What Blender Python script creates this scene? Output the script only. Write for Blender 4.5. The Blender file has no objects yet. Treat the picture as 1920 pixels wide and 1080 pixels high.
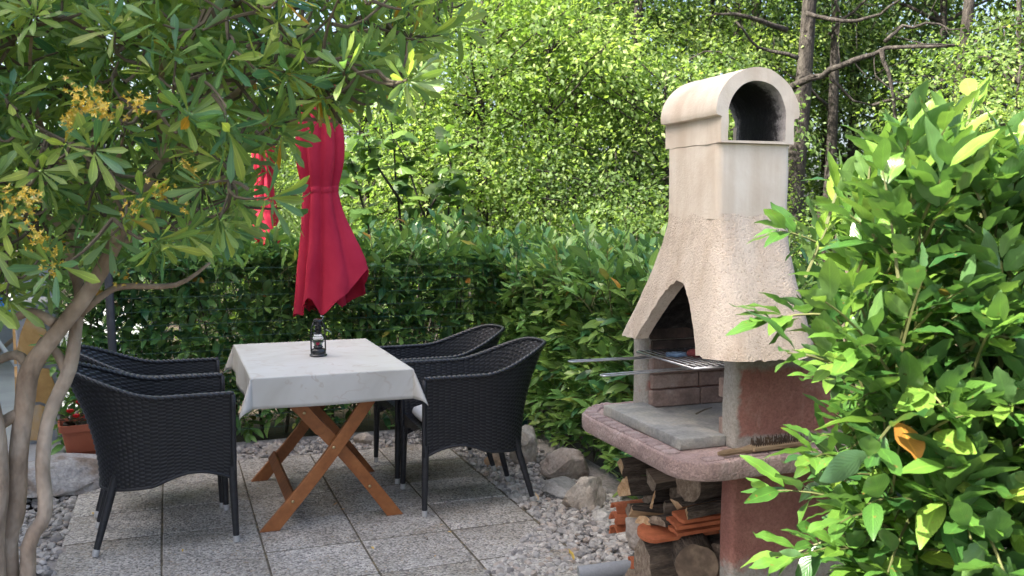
import bpy, bmesh, math, random
import numpy as np
from mathutils import Vector, Matrix, noise as mnoise

rnd = random.Random(7)
rng = np.random.default_rng(7)
S = bpy.context.scene
COL = S.collection
R = math.radians

# ------------------------------------------------------------------ camera
F_PX, EYE, HEAD, PITCH = 1750.0, 1.45, R(20.2), math.atan(143 / 1750.0)
cam_d = bpy.data.cameras.new('camera')
cam = bpy.data.objects.new('camera', cam_d)
COL.objects.link(cam)
cam.location = (0, 0, EYE)
cam.rotation_euler = (math.pi / 2 - PITCH, 0, -HEAD)
cam_d.sensor_width = 36.0
cam_d.lens = 36.0 * F_PX / 1920.0
cam_d.clip_start, cam_d.clip_end = 0.05, 600
cam_d.dof.use_dof = True
cam_d.dof.focus_distance = 3.0
cam_d.dof.aperture_fstop = 9.0
S.camera = cam

# ------------------------------------------------------------------ light
SUN_EL, SUN_AZ = R(50), R(264)          # azimuth clockwise from +Y; the sun stands to the left of the view
W = bpy.data.worlds.new('World')
S.world = W
W.use_nodes = True
wn = W.node_tree.nodes
sky = wn.new('ShaderNodeTexSky')
sky.sky_type = 'NISHITA'
sky.sun_disc = False
sky.sun_elevation, sky.sun_rotation = SUN_EL, SUN_AZ
sky.air_density, sky.dust_density, sky.ozone_density = 0.8, 5.0, 0.2
W.node_tree.links.new(sky.outputs[0], wn['Background'].inputs[0])
wn['Background'].inputs[1].default_value = 0.15
sun_d = bpy.data.lights.new('sun', 'SUN')
sun_d.energy, sun_d.angle, sun_d.color = 5.0, R(0.5), (1.0, 0.94, 0.82)
sun = bpy.data.objects.new('sun', sun_d)
COL.objects.link(sun)
to_sun = Vector((math.sin(SUN_AZ) * math.cos(SUN_EL), math.cos(SUN_AZ) * math.cos(SUN_EL), math.sin(SUN_EL)))
sun.rotation_euler = to_sun.to_track_quat('Z', 'Y').to_euler()
S.view_settings.view_transform = 'Standard'
S.view_settings.look = 'None'
S.view_settings.exposure = 1.92
S.view_settings.gamma = 1.0
S.view_settings.use_curve_mapping = False
S.cycles.max_bounces = 8
S.cycles.diffuse_bounces = 4
S.cycles.glossy_bounces = 3
S.cycles.transmission_bounces = 6
S.cycles.use_denoising = True
S.cycles.sample_clamp_indirect = 6.0

# ------------------------------------------------------------------ camera geometry helpers (numbers read off the photograph)
_h = np.array([math.sin(HEAD), math.cos(HEAD), 0.0])
CF = _h * math.cos(PITCH) + np.array([0, 0, -math.sin(PITCH)])
CU = _h * math.sin(PITCH) + np.array([0, 0, math.cos(PITCH)])
CX = np.array([math.cos(HEAD), -math.sin(HEAD), 0.0])
CC = np.array([0, 0, EYE])
def ray(px, py): return ((px - 960) * CX + F_PX * CF + (540 - py) * CU) / F_PX
def at(px, py, w): return CC + ray(px, py) * w                    # point at depth w along the view
def onz(px, py, z=0.0):
    d = ray(px, py); return CC + d * ((z - EYE) / d[2])
def onu(px, py, u):
    d = ray(px, py); return CC + d * (u / d[0])
def proj(P):
    d = np.asarray(P, float) - CC
    w = d @ CF
    return 960 + F_PX * (d @ CX) / w, 540 - F_PX * (d @ CU) / w, w
def V(p): return Vector((float(p[0]), float(p[1]), float(p[2])))

# ------------------------------------------------------------------ objects and tags
def tag(o, label=None, cat=None, group=None, kind=None):
    if label: o['label'] = label
    if cat: o['category'] = cat
    if group: o['group'] = group
    if kind: o['kind'] = kind
    return o
def empty(name, loc=(0, 0, 0), rz=0.0, label=None, cat=None, group=None):
    o = bpy.data.objects.new(name, None)
    o.empty_display_size = 0.05
    COL.objects.link(o)
    o.location = loc
    o.rotation_euler = (0, 0, rz)
    return tag(o, label, cat, group)
def link(name, me, parent=None):
    o = bpy.data.objects.new(name, me)
    COL.objects.link(o)
    if parent is not None: o.parent = parent
    return o
def copy_tree(o, parent=None):
    c = o.copy()
    COL.objects.link(c)
    if parent is not None:
        c.parent = parent
        c.matrix_parent_inverse = o.matrix_parent_inverse.copy()
    for ch in o.children: copy_tree(ch, c)
    return c

class MB:
    """collects shapes, then becomes one mesh"""
    def __init__(s): s.v, s.f, s.mi = [], [], []
    def add(s, vs, fs, mi=0):
        b = len(s.v)
        s.v += [tuple(map(float, v)) for v in vs]
        s.f += [tuple(i + b for i in f) for f in fs]
        s.mi += [mi] * len(fs)
    def box(s, c, d, rz=0.0, bev=0.0, mi=0, M=None):
        x, y, z = d[0] / 2, d[1] / 2, d[2] / 2
        b = min(bev, x * .9, y * .9, z * .9)
        if b <= 0:
            vs = [(sx * x, sy * y, sz * z) for sz in (-1, 1) for sy in (-1, 1) for sx in (-1, 1)]
            fs = [(0, 2, 3, 1), (4, 5, 7, 6), (0, 1, 5, 4), (2, 6, 7, 3), (0, 4, 6, 2), (1, 3, 7, 5)]
        else:
            bm = bmesh.new()
            bmesh.ops.create_cube(bm, size=1.0)
            for v in bm.verts: v.co = Vector((v.co.x * 2 * x, v.co.y * 2 * y, v.co.z * 2 * z))
            bmesh.ops.bevel(bm, geom=bm.edges[:], offset=b, segments=1, affect='EDGES', profile=0.5)
            bm.verts.index_update()
            vs = [tuple(v.co) for v in bm.verts]
            fs = [tuple(v.index for v in f.verts) for f in bm.faces]
            bm.free()
        if M is None: M = Matrix.Rotation(rz, 3, 'Z')
        s.add([M @ Vector(v) + Vector(c) for v in vs], fs, mi)
    def tube(s, pts, rad, n=6, caps=True, mi=0):
        pts = [Vector(p) for p in pts]
        if not hasattr(rad, '__len__'): rad = [rad] * len(pts)
        t0 = (pts[1] - pts[0]).normalized()
        up = Vector((0, 0, 1)) if abs(t0.z) < .9 else Vector((1, 0, 0))
        nrm = (up - t0 * up.dot(t0)).normalized()
        vs, fs = [], []
        for i, p in enumerate(pts):
            t = (pts[min(i + 1, len(pts) - 1)] - pts[max(i - 1, 0)])
            t = t.normalized() if t.length > 1e-9 else t0
            nrm = nrm - t * nrm.dot(t)
            nrm = nrm.normalized() if nrm.length > 1e-6 else t.orthogonal().normalized()
            bn = t.cross(nrm)
            for k in range(n):
                a = 2 * math.pi * k / n
                vs.append(p + (nrm * math.cos(a) + bn * math.sin(a)) * rad[i])
        for i in range(len(pts) - 1):
            for k in range(n):
                k2 = (k + 1) % n
                fs.append((i * n + k, i * n + k2, (i + 1) * n + k2, (i + 1) * n + k))
        if caps:
            fs.append(tuple(range(n - 1, -1, -1)))
            fs.append(tuple(range((len(pts) - 1) * n, len(pts) * n)))
        s.add(vs, fs, mi)
    def lathe(s, prof, n=20, c=(0, 0, 0), mi=0, caps=True):
        vs, fs = [], []
        for r, z in prof:
            for k in range(n):
                a = 2 * math.pi * k / n
                vs.append((c[0] + r * math.cos(a), c[1] + r * math.sin(a), c[2] + z))
        for i in range(len(prof) - 1):
            for k in range(n):
                k2 = (k + 1) % n
                fs.append((i * n + k, i * n + k2, (i + 1) * n + k2, (i + 1) * n + k))
        if caps:
            fs.append(tuple(range(n - 1, -1, -1)))
            fs.append(tuple(range((len(prof) - 1) * n, len(prof) * n)))
        s.add(vs, fs, mi)
    def prism(s, poly, z0, z1, mi=0):
        n = len(poly)
        vs = [(p[0], p[1], z0) for p in poly] + [(p[0], p[1], z1) for p in poly]
        fs = [tuple(range(n - 1, -1, -1)), tuple(range(n, 2 * n))]
        fs += [(i, (i + 1) % n, n + (i + 1) % n, n + i) for i in range(n)]
        s.add(vs, fs, mi)
    def grid(s, P, closed_u=False, mi=0):
        """P: rows x cols x 3"""
        nr, nc = len(P), len(P[0])
        vs = [p for row in P for p in row]
        fs = []
        for i in range(nr - 1):
            for j in range(nc if closed_u else nc - 1):
                j2 = (j + 1) % nc
                fs.append((i * nc + j, i * nc + j2, (i + 1) * nc + j2, (i + 1) * nc + j))
        s.add(vs, fs, mi)
    def mesh(s, name, mats, smooth=False, off=(0, 0, 0)):
        me = bpy.data.meshes.new(name)
        o = off
        me.from_pydata([(v[0] - o[0], v[1] - o[1], v[2] - o[2]) for v in s.v], [], s.f)
        for m in (mats if isinstance(mats, (list, tuple)) else [mats]): me.materials.append(m)
        me.polygons.foreach_set('material_index', s.mi)
        if smooth: me.polygons.foreach_set('use_smooth', [True] * len(s.f))
        me.update()
        return me
    def build(s, name, mats, parent=None, smooth=False, off=None):
        if off is None: off = tuple(parent.location) if parent is not None else (0, 0, 0)
        return link(name, s.mesh(name, mats, smooth, off), parent)

def fix_normals(me):
    bm = bmesh.new(); bm.from_mesh(me)
    bmesh.ops.recalc_face_normals(bm, faces=bm.faces[:])
    bm.to_mesh(me); bm.free()
def smooth_by_angle(me, ang=40):
    me.polygons.foreach_set('use_smooth', [True] * len(me.polygons))
    try: me.set_sharp_from_angle(angle=R(ang))
    except Exception: pass

# ------------------------------------------------------------------ materials
def new_mat(name):
    m = bpy.data.materials.new(name)
    m.use_nodes = True
    nt = m.node_tree
    return m, nt, nt.nodes, nt.links, nt.nodes['Principled BSDF']
def N(nt, t, **kw):
    n = nt.nodes.new(t)
    for k, v in kw.items(): setattr(n, k, v)
    return n
def ramp(nt, stops, interp='LINEAR'):
    r = nt.nodes.new('ShaderNodeValToRGB')
    r.color_ramp.interpolation = interp
    e = r.color_ramp.elements
    while len(e) < len(stops): e.new(0.5)
    for el, (p, c) in zip(e, stops):
        el.position = p
        el.color = (c[0], c[1], c[2], 1)
    return r
def coords(nt, obj_rand=True, stretch=None):
    tc = N(nt, 'ShaderNodeTexCoord')
    oi = N(nt, 'ShaderNodeObjectInfo')
    mul = N(nt, 'ShaderNodeMath', operation='MULTIPLY'); mul.inputs[1].default_value = 41.0 if obj_rand else 0.0
    nt.links.new(oi.outputs['Random'], mul.inputs[0])
    add = N(nt, 'ShaderNodeVectorMath', operation='ADD')
    nt.links.new(tc.outputs['Object'], add.inputs[0])
    nt.links.new(mul.outputs[0], add.inputs[1])
    if stretch:
        mp = N(nt, 'ShaderNodeVectorMath', operation='MULTIPLY')
        mp.inputs[1].default_value = stretch
        nt.links.new(add.outputs[0], mp.inputs[0])
        return mp.outputs[0]
    return add.outputs[0]
def noise_tex(nt, vec, scale, detail=4, rough=.55, dist=0.0):
    n = N(nt, 'ShaderNodeTexNoise')
    n.inputs['Scale'].default_value = scale
    n.inputs['Detail'].default_value = detail
    n.inputs['Roughness'].default_value = rough
    n.inputs['Distortion'].default_value = dist
    nt.links.new(vec, n.inputs['Vector'])
    return n
def mixc(nt, fac, a, b, mode='MIX'):
    m = N(nt, 'ShaderNodeMix', data_type='RGBA', blend_type=mode)
    for sock, val in ((m.inputs[0], fac), (m.inputs[6], a), (m.inputs[7], b)):
        if hasattr(val, 'is_output') or hasattr(val, 'links'): nt.links.new(val, sock)
        else: sock.default_value = val if not isinstance(val, tuple) else (val[0], val[1], val[2], 1)
    return m.outputs[2]
def bump(nt, h, strength, dist, prev=None):
    b = N(nt, 'ShaderNodeBump')
    b.inputs['Strength'].default_value = strength
    b.inputs['Distance'].default_value = dist
    nt.links.new(h, b.inputs['Height'])
    if prev is not None: nt.links.new(prev, b.inputs['Normal'])
    return b.outputs[0]

def mottled(name, stops, scale, rough=.8, bumps=(), metallic=0.0, stretch=None, fine=None, spec=.5, detail=5):
    """noise driven colour plus layers of relief; bumps = [(scale, strength, distance)]"""
    m, nt, ns, L, P = new_mat(name)
    v = coords(nt, stretch=stretch)
    n = noise_tex(nt, v, scale, detail, .6, .3)
    r = ramp(nt, stops)
    L.new(n.outputs[0], r.inputs[0])
    c = r.outputs[0]
    if fine:                                   # (scale, lo, hi): fine grain that scales the colour
        n2 = noise_tex(nt, v, fine[0], 2, .6)
        r2 = ramp(nt, [(.3, (fine[1],) * 3), (.7, (fine[2],) * 3)])
        L.new(n2.outputs[0], r2.inputs[0])
        c = mixc(nt, 1.0, c, r2.outputs[0], 'MULTIPLY')
    L.new(c, P.inputs['Base Color'])
    P.inputs['Roughness'].default_value = rough
    P.inputs['Metallic'].default_value = metallic
    P.inputs['Specular IOR Level'].default_value = spec
    prev = None
    for bs, st, di in bumps:
        nb = noise_tex(nt, v, bs, 3, .6)
        prev = bump(nt, nb.outputs[0], st, di, prev)
    if prev is not None: L.new(prev, P.inputs['Normal'])
    return m

def leaf_mat(name, stops, rough=.35, transl=.3, tcol=(1.5, 1.55, .7), vein=(1.35, 1.4, 1.2), spec=.5, veins=True, under=None, spots=0.0):
    m, nt, ns, L, P = new_mat(name)
    at_ = N(nt, 'ShaderNodeAttribute', attribute_name='tint')
    oi = N(nt, 'ShaderNodeObjectInfo')
    add = N(nt, 'ShaderNodeMath', operation='ADD')
    L.new(at_.outputs['Fac'], add.inputs[0]); L.new(oi.outputs['Random'], add.inputs[1])
    fr = N(nt, 'ShaderNodeMath', operation='FRACT')
    L.new(add.outputs[0], fr.inputs[0])
    r = ramp(nt, stops)
    L.new(fr.outputs[0], r.inputs[0])
    c = r.outputs[0]
    if veins:
        uv = N(nt, 'ShaderNodeUVMap')
        sx = N(nt, 'ShaderNodeSeparateXYZ')
        L.new(uv.outputs[0], sx.inputs[0])
        d = N(nt, 'ShaderNodeMath', operation='SUBTRACT'); d.inputs[1].default_value = .5
        L.new(sx.outputs[0], d.inputs[0])
        ab = N(nt, 'ShaderNodeMath', operation='ABSOLUTE'); L.new(d.outputs[0], ab.inputs[0])
        lt = N(nt, 'ShaderNodeMath', operation='LESS_THAN'); lt.inputs[1].default_value = .035
        L.new(ab.outputs[0], lt.inputs[0])
        c = mixc(nt, lt.outputs[0], c, mixc(nt, 1.0, c, vein, 'MULTIPLY'))
        # side veins as relief and a faint tone
        k = N(nt, 'ShaderNodeMath', operation='MULTIPLY_ADD')      # v - 0.6*|u-.5|
        k.inputs[1].default_value = -.7
        L.new(ab.outputs[0], k.inputs[0]); L.new(sx.outputs[1], k.inputs[2])
        sn = N(nt, 'ShaderNodeMath', operation='MULTIPLY'); sn.inputs[1].default_value = 62.0
        L.new(k.outputs[0], sn.inputs[0])
        si = N(nt, 'ShaderNodeMath', operation='SINE'); L.new(sn.outputs[0], si.inputs[0])
        L.new(bump(nt, si.outputs[0], .10, .0015), P.inputs['Normal'])
    if spots:
        sv = coords(nt)
        sn1 = noise_tex(nt, sv, 70, 3, .6); sr = ramp(nt, [(.66, (0, 0, 0)), (.70, (1, 1, 1))]); L.new(sn1.outputs[0], sr.inputs[0])
        c = mixc(nt, mixc(nt, spots, (0, 0, 0), sr.outputs[0]), c, (.20, .12, .035))
        tn = noise_tex(nt, sv, 14, 2, .5); tr_ = ramp(nt, [(.3, (.80, .82, .85)), (.7, (1.18, 1.14, 1.0))]); L.new(tn.outputs[0], tr_.inputs[0])
        c = mixc(nt, 1.0, c, tr_.outputs[0], 'MULTIPLY')
    geo = N(nt, 'ShaderNodeNewGeometry')
    if under:
        c = mixc(nt, geo.outputs['Backfacing'], c, mixc(nt, .6, c, under))
    L.new(c, P.inputs['Base Color'])
    P.inputs['Roughness'].default_value = rough
    P.inputs['Specular IOR Level'].default_value = spec
    tr = N(nt, 'ShaderNodeBsdfTranslucent')
    L.new(mixc(nt, 1.0, c, tcol, 'MULTIPLY'), tr.inputs[0])
    mx = N(nt, 'ShaderNodeMixShader'); mx.inputs[0].default_value = transl
    L.new(P.outputs[0], mx.inputs[1]); L.new(tr.outputs[0], mx.inputs[2])
    L.new(mx.outputs[0], ns['Material Output'].inputs['Surface'])
    return m

# ------------------------------------------------------------------ leaves
def leaf_shape(length, width, prof, curl=.15, fold=.25, nseg=5, wave=0.0, stalk=.06, seed=0):
    r = random.Random(seed)
    vs, fs, uv = [], [], []
    for i in range(nseg + 1):
        t = i / nseg
        w = prof(t) * width / 2
        y = t * length
        z = -curl * length * (t ** 2) + r.uniform(-1, 1) * wave * length * .5
        tw = r.uniform(-1, 1) * wave
        for sx in (-1, 0, 1):
            x = sx * w
            vs.append((x, y + stalk * length, z + abs(x) * fold + x * tw * 3))
            uv.append((.5 + sx * .5, t))
    for i in range(nseg):
        for k in (0, 1):
            a = i * 3 + k
            fs.append((a, a + 1, a + 4, a + 3))
    return np.array(vs), np.array(fs), np.array(uv)
P_LAUREL = lambda t: max(.03, math.sin(math.pi * min(1, t * .97 + .015) ** .92) ** .85)
P_OBOV = lambda t: max(.07, t ** .85 * math.sqrt(max(0, 1 - t ** 6)) * 1.12)
P_SMALL = lambda t: max(.02, math.sin(math.pi * min(1, t * .98)) ** .8)

def leaf_mesh(name, var, mat, tint=0.0, scale=1.0):
    vs, fs, uv = var
    me = bpy.data.meshes.new(name)
    me.from_pydata((vs * scale).tolist(), [], fs.tolist())
    me.materials.append(mat)
    ul = me.uv_layers.new(name='UVMap')
    ul.data.foreach_set('uv', uv[fs.ravel()].astype(np.float32).ravel())
    a = me.attributes.new('tint', 'FLOAT', 'POINT')
    a.data.foreach_set('value', np.full(len(vs), tint, np.float32))
    me.polygons.foreach_set('use_smooth', [True] * len(fs))
    me.update()
    return me
def basis(dirs, ups):
    y = dirs / (np.linalg.norm(dirs, axis=1, keepdims=True) + 1e-9)
    z = ups - y * np.sum(ups * y, axis=1, keepdims=True)
    ln = np.linalg.norm(z, axis=1, keepdims=True)
    alt = np.cross(y, np.array([.37, .61, .7]))
    z = np.where(ln > 1e-3, z / (ln + 1e-9), alt / (np.linalg.norm(alt, axis=1, keepdims=True) + 1e-9))
    x = np.cross(y, z)
    return np.stack([x, y, z], axis=2)                 # N x 3 x 3 columns
def leaf_cloud(name, variants, pos, B, sc, tints, vi, mats, parent=None, off=(0, 0, 0), mi=None):
    """one mesh holding many leaves; vi = variant index per leaf"""
    AV, AF, AU, AT, AM = [], [], [], [], []
    base = 0
    for k, (vs, fs, uv) in enumerate(variants):
        idx = np.nonzero(vi == k)[0]
        if len(idx) == 0: continue
        W_ = np.einsum('nij,mj->nmi', B[idx], vs) * sc[idx][:, None, None] + pos[idx][:, None, :]
        nv = len(vs)
        AV.append(W_.reshape(-1, 3))
        ff = fs[None] + (base + np.arange(len(idx)) * nv)[:, None, None]
        AF.append(ff.reshape(-1, fs.shape[1]))
        AU.append(np.broadcast_to(uv[fs.ravel()][None], (len(idx), fs.size, 2)).reshape(-1, 2))
        AT.append(np.repeat(tints[idx], nv))
        if mi is not None: AM.append(np.repeat(mi[idx], len(fs)))
        base += nv * len(idx)
    Vv = np.concatenate(AV) - np.array(off)[None]
    Ff = np.concatenate(AF); Uu = np.concatenate(AU); Tt = np.concatenate(AT)
    me = bpy.data.meshes.new(name)
    me.vertices.add(len(Vv)); me.vertices.foreach_set('co', Vv.astype(np.float32).ravel())
    k = Ff.shape[1]
    me.loops.add(Ff.size); me.loops.foreach_set('vertex_index', Ff.astype(np.int32).ravel())
    me.polygons.add(len(Ff))
    me.polygons.foreach_set('loop_start', np.arange(0, Ff.size, k, dtype=np.int32))
    me.polygons.foreach_set('loop_total', np.full(len(Ff), k, np.int32))
    me.polygons.foreach_set('use_smooth', np.ones(len(Ff), bool))
    for m in (mats if isinstance(mats, (list, tuple)) else [mats]): me.materials.append(m)
    if mi is not None: me.polygons.foreach_set('material_index', np.concatenate(AM).astype(np.int32))
    ul = me.uv_layers.new(name='UVMap')
    ul.data.foreach_set('uv', Uu.astype(np.float32).ravel())
    a = me.attributes.new('tint', 'FLOAT', 'POINT'); a.data.foreach_set('value', Tt.astype(np.float32))
    me.update(calc_edges=True)
    return link(name, me, parent)

class Leaves:
    """gathers leaves of one plant, then builds the largest in view one by one and joins the rest"""
    def __init__(s): s.p, s.d, s.u, s.s, s.t = [], [], [], [], []
    def add(s, p, d, u, sc, t):
        s.p.append(tuple(p)); s.d.append(tuple(d)); s.u.append(tuple(u)); s.s.append(sc); s.t.append(t)
    def build(s, variants, mat, parent, n_single=300, cloud='foliage', leaf='leaf'):
        p = np.array(s.p); B = basis(np.array(s.d), np.array(s.u)); sc = np.array(s.s); t = np.array(s.t)
        vi = rng.integers(0, len(variants), len(p))
        x, y, w = proj(p + B[:, :, 1] * (sc * .04)[:, None])
        inside = (x > 5) & (x < 1915) & (y > 5) & (y < 1075) & (w > .2)
        score = np.where(inside, sc / np.maximum(w, .2), -1)
        order = np.argsort(-score)[:n_single]
        order = order[score[order] > 0]
        pick = np.zeros(len(p), bool); pick[order] = True
        off = np.array(parent.location)
        if (~pick).any():
            q = ~pick
            o = leaf_cloud(cloud, variants, p[q], B[q], sc[q], t[q], vi[q], mat, parent, off)
            o['kind'] = 'stuff'
        meshes = [leaf_mesh(leaf, v, mat) for v in variants]
        for i in np.nonzero(pick)[0]:
            o = link(leaf, meshes[vi[i]], parent)
            M = Matrix(B[i].tolist()).to_4x4()
            M = Matrix.Translation(V(p[i] - off)) @ M @ Matrix.Diagonal((sc[i], sc[i], sc[i], 1))
            o.matrix_basis = M

def unit(v):
    v = np.asarray(v, float); return v / (np.linalg.norm(v) + 1e-9)
def bez(a, b, c, n):
    a, b, c = map(np.asarray, (a, b, c))
    return [a * (1 - t) ** 2 + 2 * b * t * (1 - t) + c * t * t for t in np.linspace(0, 1, n)]
def rvec(): return unit(rng.normal(size=3))

# ================================================================== materials used
M_soil = mottled('soil', [(.3, (.035, .026, .018)), (.7, (.085, .065, .045))], 6, .95, [(40, .6, .02)])
M_joint = mottled('joint_fill', [(.35, (.075, .065, .048)), (.55, (.14, .12, .085)), (.72, (.28, .22, .12))], 30, .95, [(120, .6, .004)])

def m_aggregate():
    m, nt, ns, L, P = new_mat('washed_aggregate')
    v = coords(nt)
    vo = N(nt, 'ShaderNodeTexVoronoi'); vo.inputs['Scale'].default_value = 112
    vo.inputs['Randomness'].default_value = 1.0
    L.new(v, vo.inputs['Vector'])
    sep = N(nt, 'ShaderNodeSeparateColor'); L.new(vo.outputs['Color'], sep.inputs[0])
    r = ramp(nt, [(.0, (.19, .183, .175)), (.16, (.34, .327, .307)), (.45, (.50, .48, .45)), (.75, (.62, .60, .56)), (.93, (.74, .71, .66)), (1, (.44, .36, .27))])
    L.new(sep.outputs[0], r.inputs[0])
    big = noise_tex(nt, v, 3.2, 5, .65)
    rb = ramp(nt, [(.3, (.66, .63, .58)), (.62, (1.05, 1.05, 1.05))])
    L.new(big.outputs[0], rb.inputs[0])
    oi = N(nt, 'ShaderNodeObjectInfo'); ro = ramp(nt, [(0, (.86, .85, .83)), (.5, (1, .99, .97)), (1, (1.06, 1.05, 1.04))]); L.new(oi.outputs['Random'], ro.inputs[0])
    dirt = noise_tex(nt, v, 1.4, 6, .7, .8); rd = ramp(nt, [(.34, (.70, .65, .57)), (.48, (1.04, 1.04, 1.04))]); L.new(dirt.outputs[0], rd.inputs[0])
    c = mixc(nt, 1.0, r.outputs[0], rb.outputs[0], 'MULTIPLY')
    c = mixc(nt, 1.0, c, ro.outputs[0], 'MULTIPLY'); c = mixc(nt, .8, c, mixc(nt, 1.0, c, rd.outputs[0], 'MULTIPLY'))
    d = ramp(nt, [(.0, (1, 1, 1)), (.5, (.95, .95, .95)), (.85, (.7, .69, .67))])
    L.new(vo.outputs['Distance'], d.inputs[0])
    c = mixc(nt, 1.0, c, d.outputs[0], 'MULTIPLY')
    L.new(c, P.inputs['Base Color'])
    P.inputs['Roughness'].default_value = .75
    inv = N(nt, 'ShaderNodeMath', operation='SUBTRACT'); inv.inputs[0].default_value = 1
    L.new(vo.outputs['Distance'], inv.inputs[1])
    L.new(bump(nt, inv.outputs[0], .7, .006), P.inputs['Normal'])
    return m
M_slab = m_aggregate()

def m_pebble():
    m, nt, ns, L, P = new_mat('pebble')
    a = N(nt, 'ShaderNodeAttribute', attribute_name='tint')
    r = ramp(nt, [(0, (.22, .205, .195)), (.3, (.36, .345, .325)), (.6, (.48, .46, .43)), (.8, (.42, .36, .31)), (.92, (.60, .58, .54)), (1, (.30, .22, .16))])
    L.new(a.outputs['Fac'], r.inputs[0])
    v = coords(nt)
    n = noise_tex(nt, v, 60, 4, .6)
    rb = ramp(nt, [(.3, (.78, .77, .75)), (.7, (1.08, 1.08, 1.08))]); L.new(n.outputs[0], rb.inputs[0])
    L.new(mixc(nt, 1.0, r.outputs[0], rb.outputs[0], 'MULTIPLY'), P.inputs['Base Color'])
    P.inputs['Roughness'].default_value = .85
    L.new(bump(nt, n.outputs[0], .4, .004), P.inputs['Normal'])
    return m
M_pebble = m_pebble()
def m_rock(name, cols): return mottled(name, cols, 5, .9, [(6, .6, .05), (26, .8, .02), (110, .5, .005)], fine=(70, .8, 1.12))
M_rock_grey = m_rock('grey_limestone', [(.3, (.22, .21, .20)), (.5, (.40, .39, .37)), (.68, (.52, .50, .46))])
M_rock_tan = m_rock('tan_limestone', [(.3, (.32, .25, .19)), (.5, (.48, .42, .35)), (.7, (.60, .56, .50))])
M_rock_brown = m_rock('brown_limestone', [(.3, (.24, .18, .14)), (.5, (.40, .34, .29)), (.7, (.54, .49, .45))])
M_rock_orange = m_rock('orange_limestone', [(.3, (.36, .17, .07)), (.5, (.50, .29, .15)), (.7, (.55, .42, .30))])
M_boulder = m_rock('boulder_limestone', [(.30, (.11, .085, .065)), (.44, (.25, .20, .155)), (.56, (.38, .365, .345)), (.72, (.50, .49, .47))])
M_concrete = mottled('concrete', [(.3, (.24, .25, .265)), (.7, (.34, .355, .37))], 3, .85, [(60, .3, .004)], fine=(90, .9, 1.06))
M_stoneclad = mottled('orange_cladding_stone', [(.3, (.42, .22, .07)), (.52, (.62, .36, .13)), (.72, (.60, .44, .28))], 5, .85, [(18, .5, .02)])
M_mortar = mottled('grey_mortar', [(.3, (.26, .27, .28)), (.7, (.42, .43, .44))], 12, .9, [(90, .5, .004)])

def m_plaster(name, c0, c1, c2, coarse):
    m, nt, ns, L, P = new_mat(name)
    v = coords(nt, False)
    n = noise_tex(nt, v, 4.5, 6, .65, .4)
    r = ramp(nt, [(.28, c0), (.5, c1), (.72, c2)]); L.new(n.outputs[0], r.inputs[0])
    st = noise_tex(nt, coords(nt, False, (14, 14, 1.6)), 1.0, 4, .6)          # rain streaks running down
    rs = ramp(nt, [(.34, (.74, .66, .58)), (.54, (1, 1, 1))]); L.new(st.outputs[0], rs.inputs[0])
    c = mixc(nt, .45, r.outputs[0], mixc(nt, 1.0, r.outputs[0], rs.outputs[0], 'MULTIPLY'))
    if coarse:
        g = noise_tex(nt, v, 150, 2, .7)
        pit = ramp(nt, [(.30, (.74, .69, .62)), (.42, (1, 1, 1)), (.75, (1.08, 1.07, 1.05))]); L.new(g.outputs[0], pit.inputs[0])
        c = mixc(nt, 1.0, c, pit.outputs[0], 'MULTIPLY')
        g2 = noise_tex(nt, v, 75, 3, .7)
        L.new(bump(nt, g2.outputs[0], .22, .006, bump(nt, g.outputs[0], .8, .005)), P.inputs['Normal'])
    else:
        g = noise_tex(nt, v, 90, 4, .65)
        L.new(bump(nt, g.outputs[0], .35, .004), P.inputs['Normal'])
    L.new(c, P.inputs['Base Color'])
    P.inputs['Roughness'].default_value = .92
    P.inputs['Specular IOR Level'].default_value = .25
    return m
M_hood = m_plaster('rough_beige_render', (.53, .445, .365), (.61, .525, .435), (.67, .59, .50), True)
M_chim = m_plaster('smooth_cream_render', (.62, .515, .415), (.71, .625, .52), (.77, .70, .60), False)

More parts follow.
